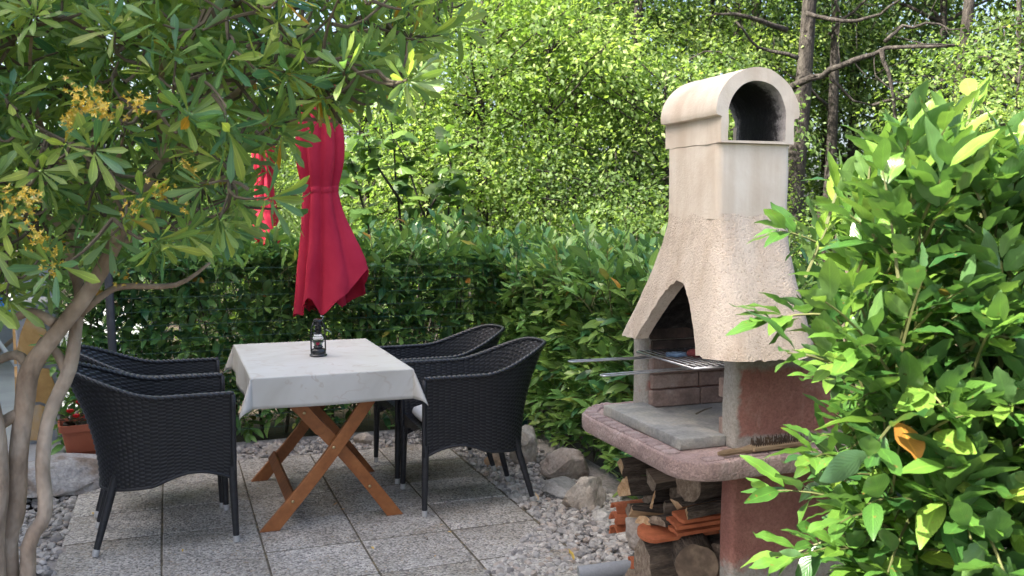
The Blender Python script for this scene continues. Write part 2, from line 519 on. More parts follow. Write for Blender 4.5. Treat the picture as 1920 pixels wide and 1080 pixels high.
def m_redmasonry():
    m, nt, ns, L, P = new_mat('red_masonry')
    v = coords(nt, False)
    n = noise_tex(nt, v, 7, 6, .65, .5)
    r = ramp(nt, [(.3, (.25, .105, .085)), (.55, (.33, .155, .125)), (.72, (.40, .24, .20))]); L.new(n.outputs[0], r.inputs[0])
    # grey cement smeared where blocks were jointed: under the hood, at the ledge and low down
    tc = N(nt, 'ShaderNodeTexCoord'); sx = N(nt, 'ShaderNodeSeparateXYZ'); L.new(tc.outputs['Object'], sx.inputs[0])
    n2 = noise_tex(nt, v, 13, 5, .7, .6)
    acc = None
    for zc, hw in ((1.012, .036), (.765, .022), (.335, .075), (.02, .05)):
        d = N(nt, 'ShaderNodeMath', operation='SUBTRACT'); d.inputs[1].default_value = zc; L.new(sx.outputs[2], d.inputs[0])
        a = N(nt, 'ShaderNodeMath', operation='ABSOLUTE'); L.new(d.outputs[0], a.inputs[0])
        k = N(nt, 'ShaderNodeMath', operation='DIVIDE'); k.inputs[1].default_value = hw; L.new(a.outputs[0], k.inputs[0])
        if acc is None: acc = k.outputs[0]
        else:
            mn = N(nt, 'ShaderNodeMath', operation='MINIMUM'); L.new(acc, mn.inputs[0]); L.new(k.outputs[0], mn.inputs[1]); acc = mn.outputs[0]
    d = N(nt, 'ShaderNodeMath', operation='ADD'); d.inputs[1].default_value = .150; L.new(sx.outputs[0], d.inputs[0])
    a = N(nt, 'ShaderNodeMath', operation='ABSOLUTE'); L.new(d.outputs[0], a.inputs[0])
    k = N(nt, 'ShaderNodeMath', operation='DIVIDE'); k.inputs[1].default_value = .026; L.new(a.outputs[0], k.inputs[0])
    zz = N(nt, 'ShaderNodeMath', operation='LESS_THAN'); zz.inputs[1].default_value = .72; L.new(sx.outputs[2], zz.inputs[0])
    k2 = N(nt, 'ShaderNodeMath', operation='MULTIPLY_ADD'); k2.inputs[1].default_value = 5.0; L.new(zz.outputs[0], k2.inputs[0]); L.new(k.outputs[0], k2.inputs[2])
    mn = N(nt, 'ShaderNodeMath', operation='MINIMUM'); L.new(acc, mn.inputs[0]); L.new(k2.outputs[0], mn.inputs[1]); acc = mn.outputs[0]
    ad = N(nt, 'ShaderNodeMath', operation='MULTIPLY_ADD'); ad.inputs[1].default_value = 2.6
    L.new(n2.outputs[0], ad.inputs[0]); L.new(acc, ad.inputs[2])
    mk = ramp(nt, [(.0, (1, 1, 1)), (.98, (1, 1, 1)), (1, (0, 0, 0))])
    sc = N(nt, 'ShaderNodeMapRange'); sc.inputs[1].default_value = 1.75; sc.inputs[2].default_value = 2.35; sc.inputs[3].default_value = 1; sc.inputs[4].default_value = 0
    L.new(ad.outputs[0], sc.inputs[0])
    cem = ramp(nt, [(.3, (.27, .255, .225)), (.7, (.40, .38, .345))]); L.new(n.outputs[0], cem.inputs[0])
    c = mixc(nt, sc.outputs[0], r.outputs[0], cem.outputs[0])
    g = noise_tex(nt, v, 120, 3, .7)
    sp = ramp(nt, [(.3, (.75, .72, .7)), (.65, (1.1, 1.1, 1.1))]); L.new(g.outputs[0], sp.inputs[0])
    L.new(mixc(nt, 1.0, c, sp.outputs[0], 'MULTIPLY'), P.inputs['Base Color'])
    P.inputs['Roughness'].default_value = .92
    L.new(bump(nt, n2.outputs[0], .5, .012, bump(nt, g.outputs[0], .7, .005)), P.inputs['Normal'])
    return m
M_red = m_redmasonry()
M_ledge = mottled('pink_concrete', [(.3, (.27, .19, .175)), (.5, (.38, .275, .25)), (.7, (.47, .37, .34))], 9, .92, [(55, .7, .01), (160, .8, .005)], fine=(150, .72, 1.15))
M_ledgebrick = mottled('pink_concrete_brick', [(.3, (.24, .175, .165)), (.5, (.34, .255, .24)), (.7, (.42, .34, .32))], 14, .92, [(70, .7, .008)], fine=(150, .75, 1.12))
M_firebrick = mottled('firebrick', [(.3, (.15, .11, .09)), (.5, (.27, .19, .16)), (.7, (.38, .31, .27))], 12, .92, [(60, .6, .008)], fine=(110, .8, 1.1))
M_hearth = mottled('ash_grey_hearth', [(.32, (.15, .155, .16)), (.48, (.29, .29, .275)), (.64, (.40, .38, .33))], 6, .9, [(40, .5, .01), (150, .5, .004)], fine=(90, .85, 1.08))
M_soot = mottled('soot', [(.4, (.010, .009, .009)), (.62, (.035, .032, .03)), (.74, (.12, .115, .11))], 26, .95, [(60, .8, .012)])
M_sootbrick = mottled('sooty_brick', [(.35, (.025, .02, .018)), (.55, (.06, .045, .038)), (.75, (.14, .09, .075))], 14, .95, [(50, .6, .01)])

M_wood = mottled('oiled_acacia', [(.3, (.22, .070, .020)), (.5, (.32, .112, .033)), (.7, (.42, .16, .052))], 5, .42, [(60, .12, .002)], fine=(45, .86, 1.08))
M_wooddark = mottled('acacia_in_grain', [(.3, (.12, .045, .018)), (.7, (.26, .095, .035))], 2.5, .5, stretch=(4, 22, 4))
M_brass = mottled('brass_bolt', [(.3, (.55, .42, .22)), (.7, (.75, .6, .35))], 20, .3, metallic=1)
M_steel = mottled('brushed_steel', [(.3, (.50, .50, .50)), (.7, (.68, .68, .68))], 20, .3, metallic=1)
M_wire = mottled('chromed_wire', [(.3, (.42, .43, .45)), (.7, (.72, .73, .75))], 30, .35, metallic=1)
M_wicker = mottled('black_rattan', [(.3, (.014, .015, .019)), (.6, (.024, .026, .032)), (.75, (.042, .043, .048))], 25, .30, [(160, .2, .002)], spec=.6)
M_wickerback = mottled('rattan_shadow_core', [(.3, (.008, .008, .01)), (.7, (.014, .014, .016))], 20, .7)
M_legs = mottled('rattan_wrapped_leg', [(.3, (.011, .012, .015)), (.7, (.024, .025, .03))], 30, .45, [(90, .5, .004)], stretch=(.3, .3, 3))
M_alu = mottled('aluminium_foot', [(.3, (.50, .50, .50)), (.7, (.66, .66, .66))], 20, .35, metallic=.3)
M_cushion = mottled('white_cushion_cotton', [(.3, (.62, .61, .58)), (.7, (.74, .73, .70))], 8, .9, [(220, .3, .002)])

def m_cloth():
    m, nt, ns, L, P = new_mat('marbled_oilcloth')
    v = coords(nt, False)
    n = noise_tex(nt, v, 2.0, 5, .6, 1.6)
    r = ramp(nt, [(.3, (.52, .495, .445)), (.5, (.60, .58, .535)), (.7, (.64, .625, .595))]); L.new(n.outputs[0], r.inputs[0])
    wv = noise_tex(nt, v, 2.6, 3, .5, 2.2)
    s = N(nt, 'ShaderNodeMath', operation='MULTIPLY'); s.inputs[1].default_value = 26; L.new(wv.outputs[0], s.inputs[0])
    si = N(nt, 'ShaderNodeMath', operation='SINE'); L.new(s.outputs[0], si.inputs[0])
    vr = ramp(nt, [(.80, (0, 0, 0)), (.99, (1, 1, 1))]); L.new(si.outputs[0], vr.inputs[0])
    br = noise_tex(nt, v, 7, 3, .6); brr = ramp(nt, [(.38, (0, 0, 0)), (.6, (.36, .36, .36))]); L.new(br.outputs[0], brr.inputs[0])
    fac = mixc(nt, 1.0, vr.outputs[0], brr.outputs[0], 'MULTIPLY')
    c = mixc(nt, fac, r.outputs[0], (.42, .33, .25))
    L.new(c, P.inputs['Base Color'])
    P.inputs['Roughness'].default_value = .5
    P.inputs['Specular IOR Level'].default_value = .35
    L.new(bump(nt, n.outputs[0], .15, .01), P.inputs['Normal'])
    return m
M_cloth = m_cloth()
def m_canvas(name, a, b):
    m, nt, ns, L, P = new_mat(name)
    v = coords(nt, False)
    n = noise_tex(nt, v, 5, 4, .6)
    r = ramp(nt, [(.3, a), (.7, b)]); L.new(n.outputs[0], r.inputs[0])
    L.new(r.outputs[0], P.inputs['Base Color'])
    P.inputs['Roughness'].default_value = .8
    P.inputs['Specular IOR Level'].default_value = .2
    w = noise_tex(nt, v, 300, 2, .5)
    L.new(bump(nt, n.outputs[0], .3, .02, bump(nt, w.outputs[0], .2, .001)), P.inputs['Normal'])
    tr = N(nt, 'ShaderNodeBsdfTranslucent'); L.new(r.outputs[0], tr.inputs[0])
    mx = N(nt, 'ShaderNodeMixShader'); mx.inputs[0].default_value = .3
    L.new(P.outputs[0], mx.inputs[1]); L.new(tr.outputs[0], mx.inputs[2])
    L.new(mx.outputs[0], ns['Material Output'].inputs['Surface'])
    return m
M_red_canvas = m_canvas('red_canvas', (.50, .024, .062), (.60, .040, .082))
M_pole = mottled('grey_powder_coat', [(.3, (.07, .072, .078)), (.7, (.11, .112, .12))], 10, .4, metallic=.4)
M_greenmetal = mottled('green_coated_metal', [(.3, (.008, .05, .035)), (.7, (.02, .085, .06))], 10, .45)
M_blackmetal = mottled('glossy_black_metal', [(.3, (.012, .012, .013)), (.7, (.03, .03, .032))], 18, .25, [(70, .3, .003)])
M_terracotta = mottled('terracotta_plastic', [(.3, (.33, .088, .042)), (.7, (.42, .125, .06))], 8, .5)
M_rooftile = mottled('terracotta_tile', [(.3, (.32, .085, .035)), (.55, (.45, .135, .055)), (.75, (.54, .23, .12))], 10, .8, [(60, .4, .005)], fine=(80, .85, 1.1))
M_barkp = mottled('firewood_bark', [(.3, (.045, .033, .025)), (.5, (.10, .075, .055)), (.7, (.19, .15, .115))], 4, .95, [(12, .9, .03)], stretch=(3, 14, 14), fine=(14, .7, 1.15))
M_cutwood = mottled('split_wood', [(.3, (.36, .20, .09)), (.5, (.54, .34, .18)), (.7, (.66, .48, .30))], 3, .8, [(10, .5, .01)], stretch=(2.5, 16, 16), fine=(10, .8, 1.1))
M_oldwood = mottled('grey_split_wood', [(.3, (.15, .105, .072)), (.5, (.27, .20, .145)), (.7, (.40, .32, .245))], 3, .9, [(10, .6, .015)], stretch=(2.5, 16, 16), fine=(10, .75, 1.12))
M_bark = mottled('forest_bark', [(.3, (.016, .013, .011)), (.5, (.040, .033, .028)), (.72, (.10, .088, .076))], 5, .95, [(10, .9, .04), (40, .6, .01)], stretch=(3, 3, .8))
M_palebark = mottled('smooth_pale_bark', [(.3, (.18, .125, .085)), (.48, (.34, .26, .19)), (.68, (.46, .38, .30))], 9, .85, [(14, .8, .02), (50, .7, .006)], stretch=(1, 1, .7), fine=(26, .70, 1.15))
M_twig = mottled('brown_twig', [(.3, (.06, .050, .034)), (.7, (.13, .108, .072))], 20, .85, [(60, .4, .004)])
M_greentwig = mottled('green_shoot_stem', [(.3, (.085, .10, .035)), (.7, (.16, .165, .06))], 20, .6)

L_pitto = leaf_mat('pittosporum_leaf', [(0, (.070, .19, .120)), (.28, (.105, .235, .112)), (.52, (.175, .305, .098)), (.78, (.29, .40, .10)), (.986, (.37, .45, .12)), (.988, (.55, .30, .03)), (1, (.50, .25, .02))], .34, .40, tcol=(1.45, 1.6, .75), vein=(1.5, 1.45, 1.3), under=(.14, .22, .075), spots=.5)
L_laurel = leaf_mat('laurel_leaf', [(0, (.030, .092, .028)), (.35, (.058, .148, .032)), (.66, (.105, .220, .038)), (.93, (.18, .30, .052)), (.988, (.22, .30, .055)), (.993, (.40, .16, .04)), (1, (.42, .20, .05))], .30, .30, under=(.10, .19, .085), spots=.8)
L_hedge = leaf_mat('hedge_leaf', [(0, (.046, .142, .060)), (.32, (.096, .235, .078)), (.66, (.175, .335, .095)), (.991, (.28, .42, .11)), (.994, (.45, .27, .03)), (1, (.30, .13, .04))], .28, .28, under=(.09, .16, .08))
L_fig = leaf_mat('fig_leaf', [(0, (.045, .10, .035)), (.5, (.085, .16, .04)), (1, (.14, .23, .05))], .36, .38, veins=False)
L_forest = leaf_mat('forest_leaf', [(0, (.075, .13, .050)), (.4, (.13, .205, .065)), (.75, (.19, .28, .085)), (1, (.27, .35, .11))], .5, .50, veins=False, tcol=(1.5, 1.6, .75), spec=.4)
L_yellow = leaf_mat('yellow_green_forest_leaf', [(0, (.11, .18, .055)), (.5, (.19, .28, .075)), (1, (.31, .39, .12))], .5, .5, veins=False, spec=.4, tcol=(1.45, 1.6, .75))
L_dark = leaf_mat('shade_toned_leaf', [(0, (.03, .065, .022)), (.5, (.055, .105, .03)), (1, (.14, .20, .06))], .5, .42, veins=False, spec=.4)  # forest greens darkened to put deep-wood shade into the leaf colour
M_petal_y = mottled('yellow_petal', [(.3, (.58, .36, .04)), (.7, (.72, .52, .14))], 40, .6)
L_petal = leaf_mat('yellow_petal_leaf', [(0, (.58, .38, .035)), (.5, (.68, .50, .06)), (.85, (.72, .60, .17)), (1, (.34, .18, .04))], .6, .25, tcol=(1, 1, .6), veins=False)
M_petal_r = mottled('red_petal', [(.3, (.50, .012, .012)), (.7, (.62, .03, .025))], 40, .5)
L_begonia = leaf_mat('begonia_leaf', [(0, (.025, .02, .016)), (.6, (.05, .03, .02)), (1, (.045, .07, .025))], .35, .2, veins=False)

# ================================================================== the setting: ground, patio, gravel, path
mb = MB(); mb.add([(-150, -150, -.06), (150, -150, -.06), (150, 150, -.06), (-150, 150, -.06)], [(0, 1, 2, 3)])
tag(mb.build('ground', M_soil), kind='structure')
mb = MB(); mb.prism([(-6.5, 4.6), (-.95, 4.6), (-.62, 6.25), (-.50, 8.2), (-.2, 16), (-6.5, 16)], -.05, -.012)
tag(mb.build('path', M_concrete), kind='structure')

patio = tag(empty('patio', (.55, 4.5, 0)), kind='structure')
U0, DU, V0, DV = -.0635, .4133, 3.614, .3945
mb = MB(); mb.prism([(-.465, 1.9), (1.60, 1.9), (1.60, 5.595), (-.465, 5.595)], -.05, -.0035)
mb.build('joint_bed', M_joint, patio)
mb = MB(); mb.box((0, 0, -.0225), (DU - .007, DV - .009, .045), bev=.004)
slab_me = mb.mesh('paving_slab', M_slab)
for i in range(-1, 4):
    for j in range(-4, 6):
        cu, cv = U0 + (i + .5) * DU, V0 + (j - .5) * DV
        o = link('paving_slab', slab_me, patio)
        o.location = (cu - .55, cv - 4.5, rnd.uniform(-.002, .002))
        o.rotation_euler = (rnd.uniform(-.003, .003), rnd.uniform(-.003, .003), rnd.uniform(-.004, .004))

def ico(sub):
    bm = bmesh.new(); bmesh.ops.create_icosphere(bm, subdivisions=sub, radius=1.0)
    vs = np.array([v.co[:] for v in bm.verts]); bm.verts.index_update()
    fs = np.array([[v.index for v in f.verts] for f in bm.faces]); bm.free()
    return vs, fs
def stone_variant(sub, seed, rough=.28):
    vs, fs = ico(sub)
    r = np.random.default_rng(seed)
    sc = np.array([1, r.uniform(.6, .9), r.uniform(.45, .7)])
    for _ in range(5):                                     # chip flat facets off
        n = unit(r.normal(size=3)); d = r.uniform(.55, .85)
        h = vs @ n
        vs = vs - np.maximum(h - d, 0)[:, None] * n[None]
    vs = vs * (1 + r.uniform(-rough, rough, (len(vs), 1)) * .35) * sc
    return vs, fs
def pebbles(name, regions, parent=None, seed=3, sub=1):
    """regions: (polygon test, bbox, count, size range, z base)"""
    r = np.random.default_rng(seed)
    vars_ = [stone_variant(sub, 50 + k) for k in range(7)]
    AV, AF, AT = [], [], []; base = 0
    for test, bb, cnt, (s0, s1), z0 in regions:
        n = 0; tries = 0
        while n < cnt and tries < cnt * 6:
            tries += 1
            x, y = r.uniform(bb[0], bb[2]), r.uniform(bb[1], bb[3])
            if not test(x, y): continue
            vs, fs = vars_[r.integers(0, 7)]
            s = s0 + (s1 - s0) * r.random() ** 2.2
            q = Matrix.Rotation(r.uniform(0, 6.28), 3, 'Z') @ Matrix.Rotation(r.uniform(-.7, .7), 3, 'X')
            w = vs @ np.array(q).T * s
            w = w + np.array([x, y, z0 + s * r.uniform(.15, .55)])
            AV.append(w); AF.append(fs + base); AT.append(np.full(len(vs), r.random())); base += len(vs); n += 1
    Vv, Ff, Tt = np.concatenate(AV), np.concatenate(AF), np.concatenate(AT)
    me = bpy.data.meshes.new(name)
    me.from_pydata(Vv.tolist(), [], Ff.tolist())
    me.materials.append(M_pebble)
    a = me.attributes.new('tint', 'FLOAT', 'POINT'); a.data.foreach_set('value', Tt.astype(np.float32))
    me.polygons.foreach_set('use_smooth', np.zeros(len(Ff), bool))
    return tag(link(name, me, parent), kind='stuff')
M_gravelbed = mottled('gravel_fines', [(.3, (.20, .18, .165)), (.7, (.40, .375, .35))], 60, .95, [(120, .8, .008)])
mb = MB(); mb.prism([(1.60, 1.9), (2.3, 1.9), (2.3, 5.9), (1.6, 5.9)], -.055, -.016)
mb.prism([(-.95, 2.6), (-.467, 2.6), (-.467, 5.2), (-.95, 4.6)], -.055, -.016)
mb.prism([(-.2, 5.597), (1.598, 5.597), (1.598, 6.1), (-.2, 6.1)], -.055, -.016)
tag(mb.build('gravel_bed', M_gravelbed), kind='structure')
def right_strip(x, y):
    if 3.35 < y < 5.9:
        # pebbles spill onto the slabs at the near corner
        lim = 1.60 - max(0, (3.95 - y)) * .9
        return lim < x < 2.12
    return False
pebbles('gravel', [
    (right_strip, (1.0, 3.35, 2.15, 4.6), 3300, (.009, .028), -.012),
    (right_strip, (1.5, 4.4, 2.15, 5.9), 1300, (.009, .026), -.014),
    (lambda x, y: -.80 - .1 * (y - 4) < x < -.468 - .012 * (y - 4), (-1.0, 3.0, -.4, 5.3), 1300, (.012, .033), -.014),
    (lambda x, y: True, (-.15, 5.60, 1.65, 5.95), 1100, (.012, .034), -.014)])

# ------------------------------------------------------------------ rocks
def rock(name, label, c, dims, mat, seed, rz=0.0, group=None, cat='rock', flat=.5):
    vs, fs = ico(4)
    r = np.random.default_rng(seed)
    for _ in range(9):
        n = unit(r.normal(size=3) * np.array([1, 1, .8])); d = r.uniform(.5, .86)
        vs = vs - np.maximum(vs @ n - d, 0)[:, None] * n[None] * .92
    off = r.uniform(0, 50, 3)
    disp = np.array([mnoise.fractal(Vector((v * 1.6 + off).tolist()), 1.0, 2.1, 5) for v in vs])
    vs = vs * (1 + .16 * disp[:, None])
    vs = vs * np.array(dims) / 2
    M = np.array(Matrix.Rotation(rz, 3, 'Z'))
    vs = vs @ M.T
    vs[:, 2] -= vs[:, 2].min() * (1 - flat * .35)
    me = bpy.data.meshes.new(name)
    me.from_pydata(vs.tolist(), [], fs.tolist()); me.materials.append(mat)
    smooth_by_angle(me, 28)
    o = link(name, me)
    o.location = (c[0], c[1], c[2] if len(c) > 2 else -.03)
    return tag(o, label, cat, group)
GR = 'stones edging the gravel strip'
rock('rock', 'rusty orange stone behind the legs of the wicker chair', (1.74, 5.02, -.03), (.14, .12, .14), M_rock_orange, 11, .3, GR)
rock('rock', 'tan upright stone at the far end of the stone row under the hedge', (1.93, 5.04, -.03), (.24, .20, .24), M_rock_tan, 12, .8, GR)
rock('rock', 'long brown stone with a ridge lying along the hedge foot', (2.02, 4.62, -.03), (.30, .36, .22), M_rock_brown, 13, .5, GR)
rock('rock', 'flat bluish grey stone in front of the long brown stone', (1.90, 4.36, -.03), (.27, .26, .12), M_rock_grey, 14, .2, GR)
rock('rock', 'pale rounded stone with a tan side beside the gravel', (1.91, 4.13, -.03), (.25, .22, .19), M_rock_tan, 15, .7, GR)
rock('rock', 'small grey green stone half sunk in gravel near the firewood', (1.90, 3.92, -.03), (.16, .13, .085), M_rock_grey, 16, 1.1, GR)
rock('rock', 'small tan and white stone on the pebble row under the hedge', (1.13, 5.76, -.02), (.17, .12, .11), M_rock_tan, 17, .2, GR)
rock('rock', 'pinkish white stone on the pebble row behind the table legs', (.575, 5.72, -.02), (.11, .09, .10), M_rock_tan, 18, .2, GR)
rock('boulder', 'large grey limestone boulder with a brown cleft side under the flower pot', (-.66, 5.40, -.07), (.80, .80, .23), M_boulder, 23, .4, None, 'boulder', .2)
rock('rock', 'brown broken stone wedged against the boulder by the wicker chair', (-.33, 5.42, -.03), (.20, .22, .16), M_rock_brown, 24, .4)
rock('rock', 'small orange stone standing beside the flower pot', (-.325, 5.66, .06), (.11, .10, .15), M_rock_orange, 25, .1)
rock('rock', 'white rounded stone behind the wicker chair back leg', (-.28, 5.62, -.03), (.14, .16, .24), M_rock_grey, 26, .1)

# ================================================================== masonry barbecue
UF = 1.55                      # front plane of the fire box (it faces -u)
VC = 2.555
bbq = empty('masonry_barbecue', (1.70, VC, 0), 0, 'tall masonry barbecue with beige flared hood, arched chimney cap and pink ledge', 'barbecue')
def wall_slab(v0, v1, z0, z1, u0=UF, u1=2.02, seed=1):
    # rounded-corner pillar with a faintly uneven skin
    r = .018
    ring = []
    for (cu, cv, a0) in ((u1 - r, v1 - r, 0), (u0 + r, v1 - r, 90), (u0 + r, v0 + r, 180), (u1 - r, v0 + r, 270)):
        for k in range(5):
            a = R(a0 + k * 22.5); ring.append((cu + r * math.cos(a), cv + r * math.sin(a)))
    # refine long sides
    out = []
    for i in range(len(ring)):
        a, b = ring[i], ring[(i + 1) % len(ring)]
        n = max(1, int(math.dist(a, b) / .03))
        for k in range(n): out.append((a[0] + (b[0] - a[0]) * k / n, a[1] + (b[1] - a[1]) * k / n))
    rows = []
    nz = max(2, int((z1 - z0) / .03))
    c = ((u0 + u1) / 2, (v0 + v1) / 2)
    for i in range(nz + 1):
        z = z0 + (z1 - z0) * i / nz
        row = []
        for (u, v) in out:
            d = mnoise.noise(Vector((u * 9 + seed, v * 9, z * 9))) * .004
            n = Vector((u - c[0], v - c[1], 0)).normalized()
            row.append((u + n.x * d, v + n.y * d, z))
        rows.append(row)
    mb = MB(); mb.grid(rows, True)
    nrow = len(out)
    mb.f.append(tuple(range(nrow - 1, -1, -1))); mb.mi.append(0)
    mb.f.append(tuple(range(nz * nrow, (nz + 1) * nrow))); mb.mi.append(0)
    return mb
VR0, VR1, VL0, VL1 = 2.318, 2.389, 2.866, 2.966
for (a, b, nm) in ((VR0, VR1, 'side_wall'), (VL0, VL1, 'side_wall')):
    o = wall_slab(a, b, .752, 1.06, seed=a).build(nm, M_red, bbq, True)
    smooth_by_angle(o.data, 50)
for (a, b) in ((VR0, VR1), (VL0, VL1)):
    o = wall_slab(a, b, -.04, .693, UF if a < 2.5 else UF + .2, seed=a + 5).build('support_pillar', M_red, bbq, True)
    smooth_by_angle(o.data, 50)
# back walls
mb = MB(); mb.box((1.985, (VR1 + VL0) / 2, .92), (.07, VL0 - VR1 - .004, .30), bev=.004); mb.build('back_wall', M_sootbrick, bbq)
mb = MB(); mb.box((1.985, (VR1 + VL0) / 2, .325), (.07, VL0 - VR1 - .004, .73), bev=.004); mb.build('back_wall', M_red, bbq)
# courses of firebrick lining both sides
course = [.752, .826, .842, .912, .955, 1.02, 1.06]
for side, v_in in ((1, VR1), (-1, VL0)):
    for k, (z0, z1) in enumerate(((.770, .828), (.832, .884), (.888, .948), (.952, 1.003), (1.007, 1.058))):
        t = (.030, .018, .034, .012, .016)[k]
        for q in range(2):
            ua, ub = (UF + .012 + (.0, .006)[k % 2], 1.755) if q == 0 else (1.759, 1.945)
            mb = MB(); mb.box(((ua + ub) / 2, v_in + side * (t / 2 + .001), (z0 + z1) / 2), (ub - ua, t, z1 - z0), bev=.004)
            mb.build('firebrick', M_firebrick if z1 < .95 else M_sootbrick, bbq)
# hearth slab
def rough_block(mb, u0, u1, v0, v1, z0, z1, r=.012, amp=.003, step=.025, seed=0.0, round_pts=None):
    pts = round_pts or [(u0, v0), (u1, v0), (u1, v1), (u0, v1)]
    out = []
    for i in range(len(pts)):
        a, b = pts[i], pts[(i + 1) % len(pts)]
        n = max(1, int(math.dist(a, b) / step))
        for k in range(n): out.append((a[0] + (b[0] - a[0]) * k / n, a[1] + (b[1] - a[1]) * k / n))
    cu = sum(p[0] for p in out) / len(out); cv = sum(p[1] for p in out) / len(out)
    prof = [(1 - .6 * r / .2, z0), (1, z0 + r * .7), (1, (z0 + z1) / 2), (1, z1 - r), (1 - .35 * r / .2, z1 - r * .25), (1 - r / .2 * .9, z1)]
    rows = []
    for s, z in prof:
        row = []
        for (u, v) in out:
            d = Vector((u - cu, v - cv, 0)); L_ = d.length
            ins = (1 - s) * .2
            k = (L_ - ins) / L_
            nn = mnoise.noise(Vector((u * 22 + seed, v * 22, z * 22))) * amp
            row.append((cu + d.x * k + d.x / L_ * nn, cv + d.y * k + d.y / L_ * nn, z + nn * .7))
        rows.append(row)
    mb.grid(rows, True)
    n = len(out)
    b = len(mb.v) - n * len(prof)
    mb.f.append(tuple(b + i for i in range(n - 1, -1, -1))); mb.mi.append(0)
    mb.f.append(tuple(b + (len(prof) - 1) * n + i for i in range(n))); mb.mi.append(0)
mb = MB(); rough_block(mb, 1.392, 1.948, VR1 - .030, VL0 + .002, .752, .786, .008, .003, .02, 3.0)
# the slab is let in between the walls, so keep it clear of them
mb = MB(); rough_block(mb, 1.392, 1.545, VR1 - .035, VL0 + .004, .7515, .786, .0045, .0015, .02, 3.0)
o = mb.build('hearth_slab', M_hearth, bbq, True); smooth_by_angle(o.data, 50)
mb = MB(); mb.box(((1.546 + 1.948) / 2, (VR1 + VL0) / 2, .7605), (.402, VL0 - VR1 - .004, .0165)); mb.build('hearth_floor', M_hearth, bbq)
# ledge: a crescent slab with rounded front corners
led = []
def arc(cu, cv, r, a0, a1, n=9):
    for k in range(n):
        a = R(a0 + (a1 - a0) * k / (n - 1)); led.append((cu + r * math.cos(a), cv + r * math.sin(a)))
led.append((2.06, 2.205)); led.append((2.06, 3.055))
arc(1.325 + .20, 3.055 - .20, .20, 90, 180)
arc(1.325 + .11, 2.205 + .11, .11, 180, 270)
led.reverse()
mb = MB(); rough_block(mb, 0, 0, 0, 0, .696, .750, .006, .004, .02, 8.0, led)
o = mb.build('ledge', M_ledge, bbq, True); fix_normals(o.data); smooth_by_angle(o.data, 55)
# brick pattern cast along the front of the ledge: low raised bricks with open joints
for k in range(11):
    mb = MB(); mb.box((1.358, 2.35 + k * .0485, .7515), (.046, .037, .010), rz=rnd.uniform(-.06, .06), bev=.003)
    mb.build('brick', M_ledgebrick, bbq)
for k in range(5):
    a_ = R(180 - 8 - k * 16.5)
    mb = MB(); mb.box((1.525 + .167 * math.cos(a_), 2.855 + .167 * math.sin(a_), .7515), (.046, .037, .010), rz=a_ + rnd.uniform(-.05, .05), bev=.003)
    mb.build('brick', M_ledgebrick, bbq)
for k in range(8):
    mb = MB()
    mb.box((1.43 + k * .075, 2.243, .7510), (.062, .034, .009), rz=rnd.uniform(-.05, .05), bev=.003)
    if k != 1: mb.build('brick', M_ledgebrick, bbq)

# hood: flared, with an arched mouth in the front
def hood_ring(z, inset=0.0, n=26):
    t = max(0, min(1, (1.445 - z) / .415))
    e = t ** 1.22
    u0 = 1.534 + (1.440 - 1.534) * e + inset; u1 = 1.788 + (1.80 - 1.788) * e - inset
    v0 = 2.398 + (2.205 - 2.398) * e + inset; v1 = 2.702 + (2.905 - 2.702) * e - inset
    r = .022 + .075 * e ** .6
    return u0, u1, v0, v1, r
def hood_pts(z, inset, params):
    u0, u1, v0, v1, r = hood_ring(z, inset)
    r = max(.004, r - inset)
    pts = []
    for side, t in params:
        if side == 'f': pts.append((u0, v0 + r + (v1 - v0 - 2 * r) * t))
        elif side == 'l': pts.append((u0 + r + (u1 - u0 - 2 * r) * t, v1))
        elif side == 'b': pts.append((u1, v1 - r - (v1 - v0 - 2 * r) * t))
        elif side == 'r': pts.append((u1 - r - (u1 - u0 - 2 * r) * t, v0))
        else:
            cu, cv, a0 = {'fl': (u0 + r, v1 - r, 180), 'lb': (u1 - r, v1 - r, 90), 'br': (u1 - r, v0 + r, 0), 'rf': (u0 + r, v0 + r, -90)}[side]
            a = R(a0 - 90 * t); pts.append((cu + r * math.cos(a), cv + r * math.sin(a)))
    return pts
params = [('f', i / 64) for i in range(65)]
params += [('fl', i / 6) for i in range(1, 6)] + [('l', i / 14) for i in range(15)] + [('lb', i / 6) for i in range(1, 6)]
params += [('b', i / 14) for i in range(15)] + [('br', i / 6) for i in range(1, 6)] + [('r', i / 14) for i in range(15)] + [('rf', i / 6) for i in range(1, 6)]
def arch_z(side, t, z0, inner):
    if side != 'f': return z0
    v = 2.245 + t * (2.865 - 2.245)
    x = (v - 2.545) / (.232 - inner)
    if abs(x) >= 1: return z0
    return z0 + (.205 - inner) * (1 - abs(x) ** 1.9) ** .72
NZ = 22
def hood_surface(inset, zt, rough):
    rows = []
    for i in range(NZ + 1):
        f_ = i / NZ
        row = []
        for (side, t) in params:
            zb = arch_z(side, t, 1.030, 0.0)
            z = zb + (zt - zb) * f_
            u, v = hood_pts(z, inset, [(side, t)])[0]
            d = rough * mnoise.fractal(Vector((u * 14, v * 14, z * 14)), .8, 2.0, 4)
            edge = rough * 1.6 * mnoise.noise(Vector((u * 60, v * 60, z * 60))) * (1 - min(1, f_ * 6))
            cu, cv = 1.66, 2.55
            n = Vector((u - cu, v - cv, 0)).normalized()
            row.append((u + n.x * d, v + n.y * d, z + edge))
        rows.append(row)
    return rows
outer = hood_surface(0.0, 1.445, .004)
inner = hood_surface(.048, 1.445, .002)
mb = MB()
mb.grid(outer, True)
no = len(mb.v); npar = len(params)
mb.grid([r_ for r_ in inner], True, 1)
for k in range(npar):
    k2 = (k + 1) % npar
    mb.f.append((k, no + k, no + k2, k2)); mb.mi.append(0)
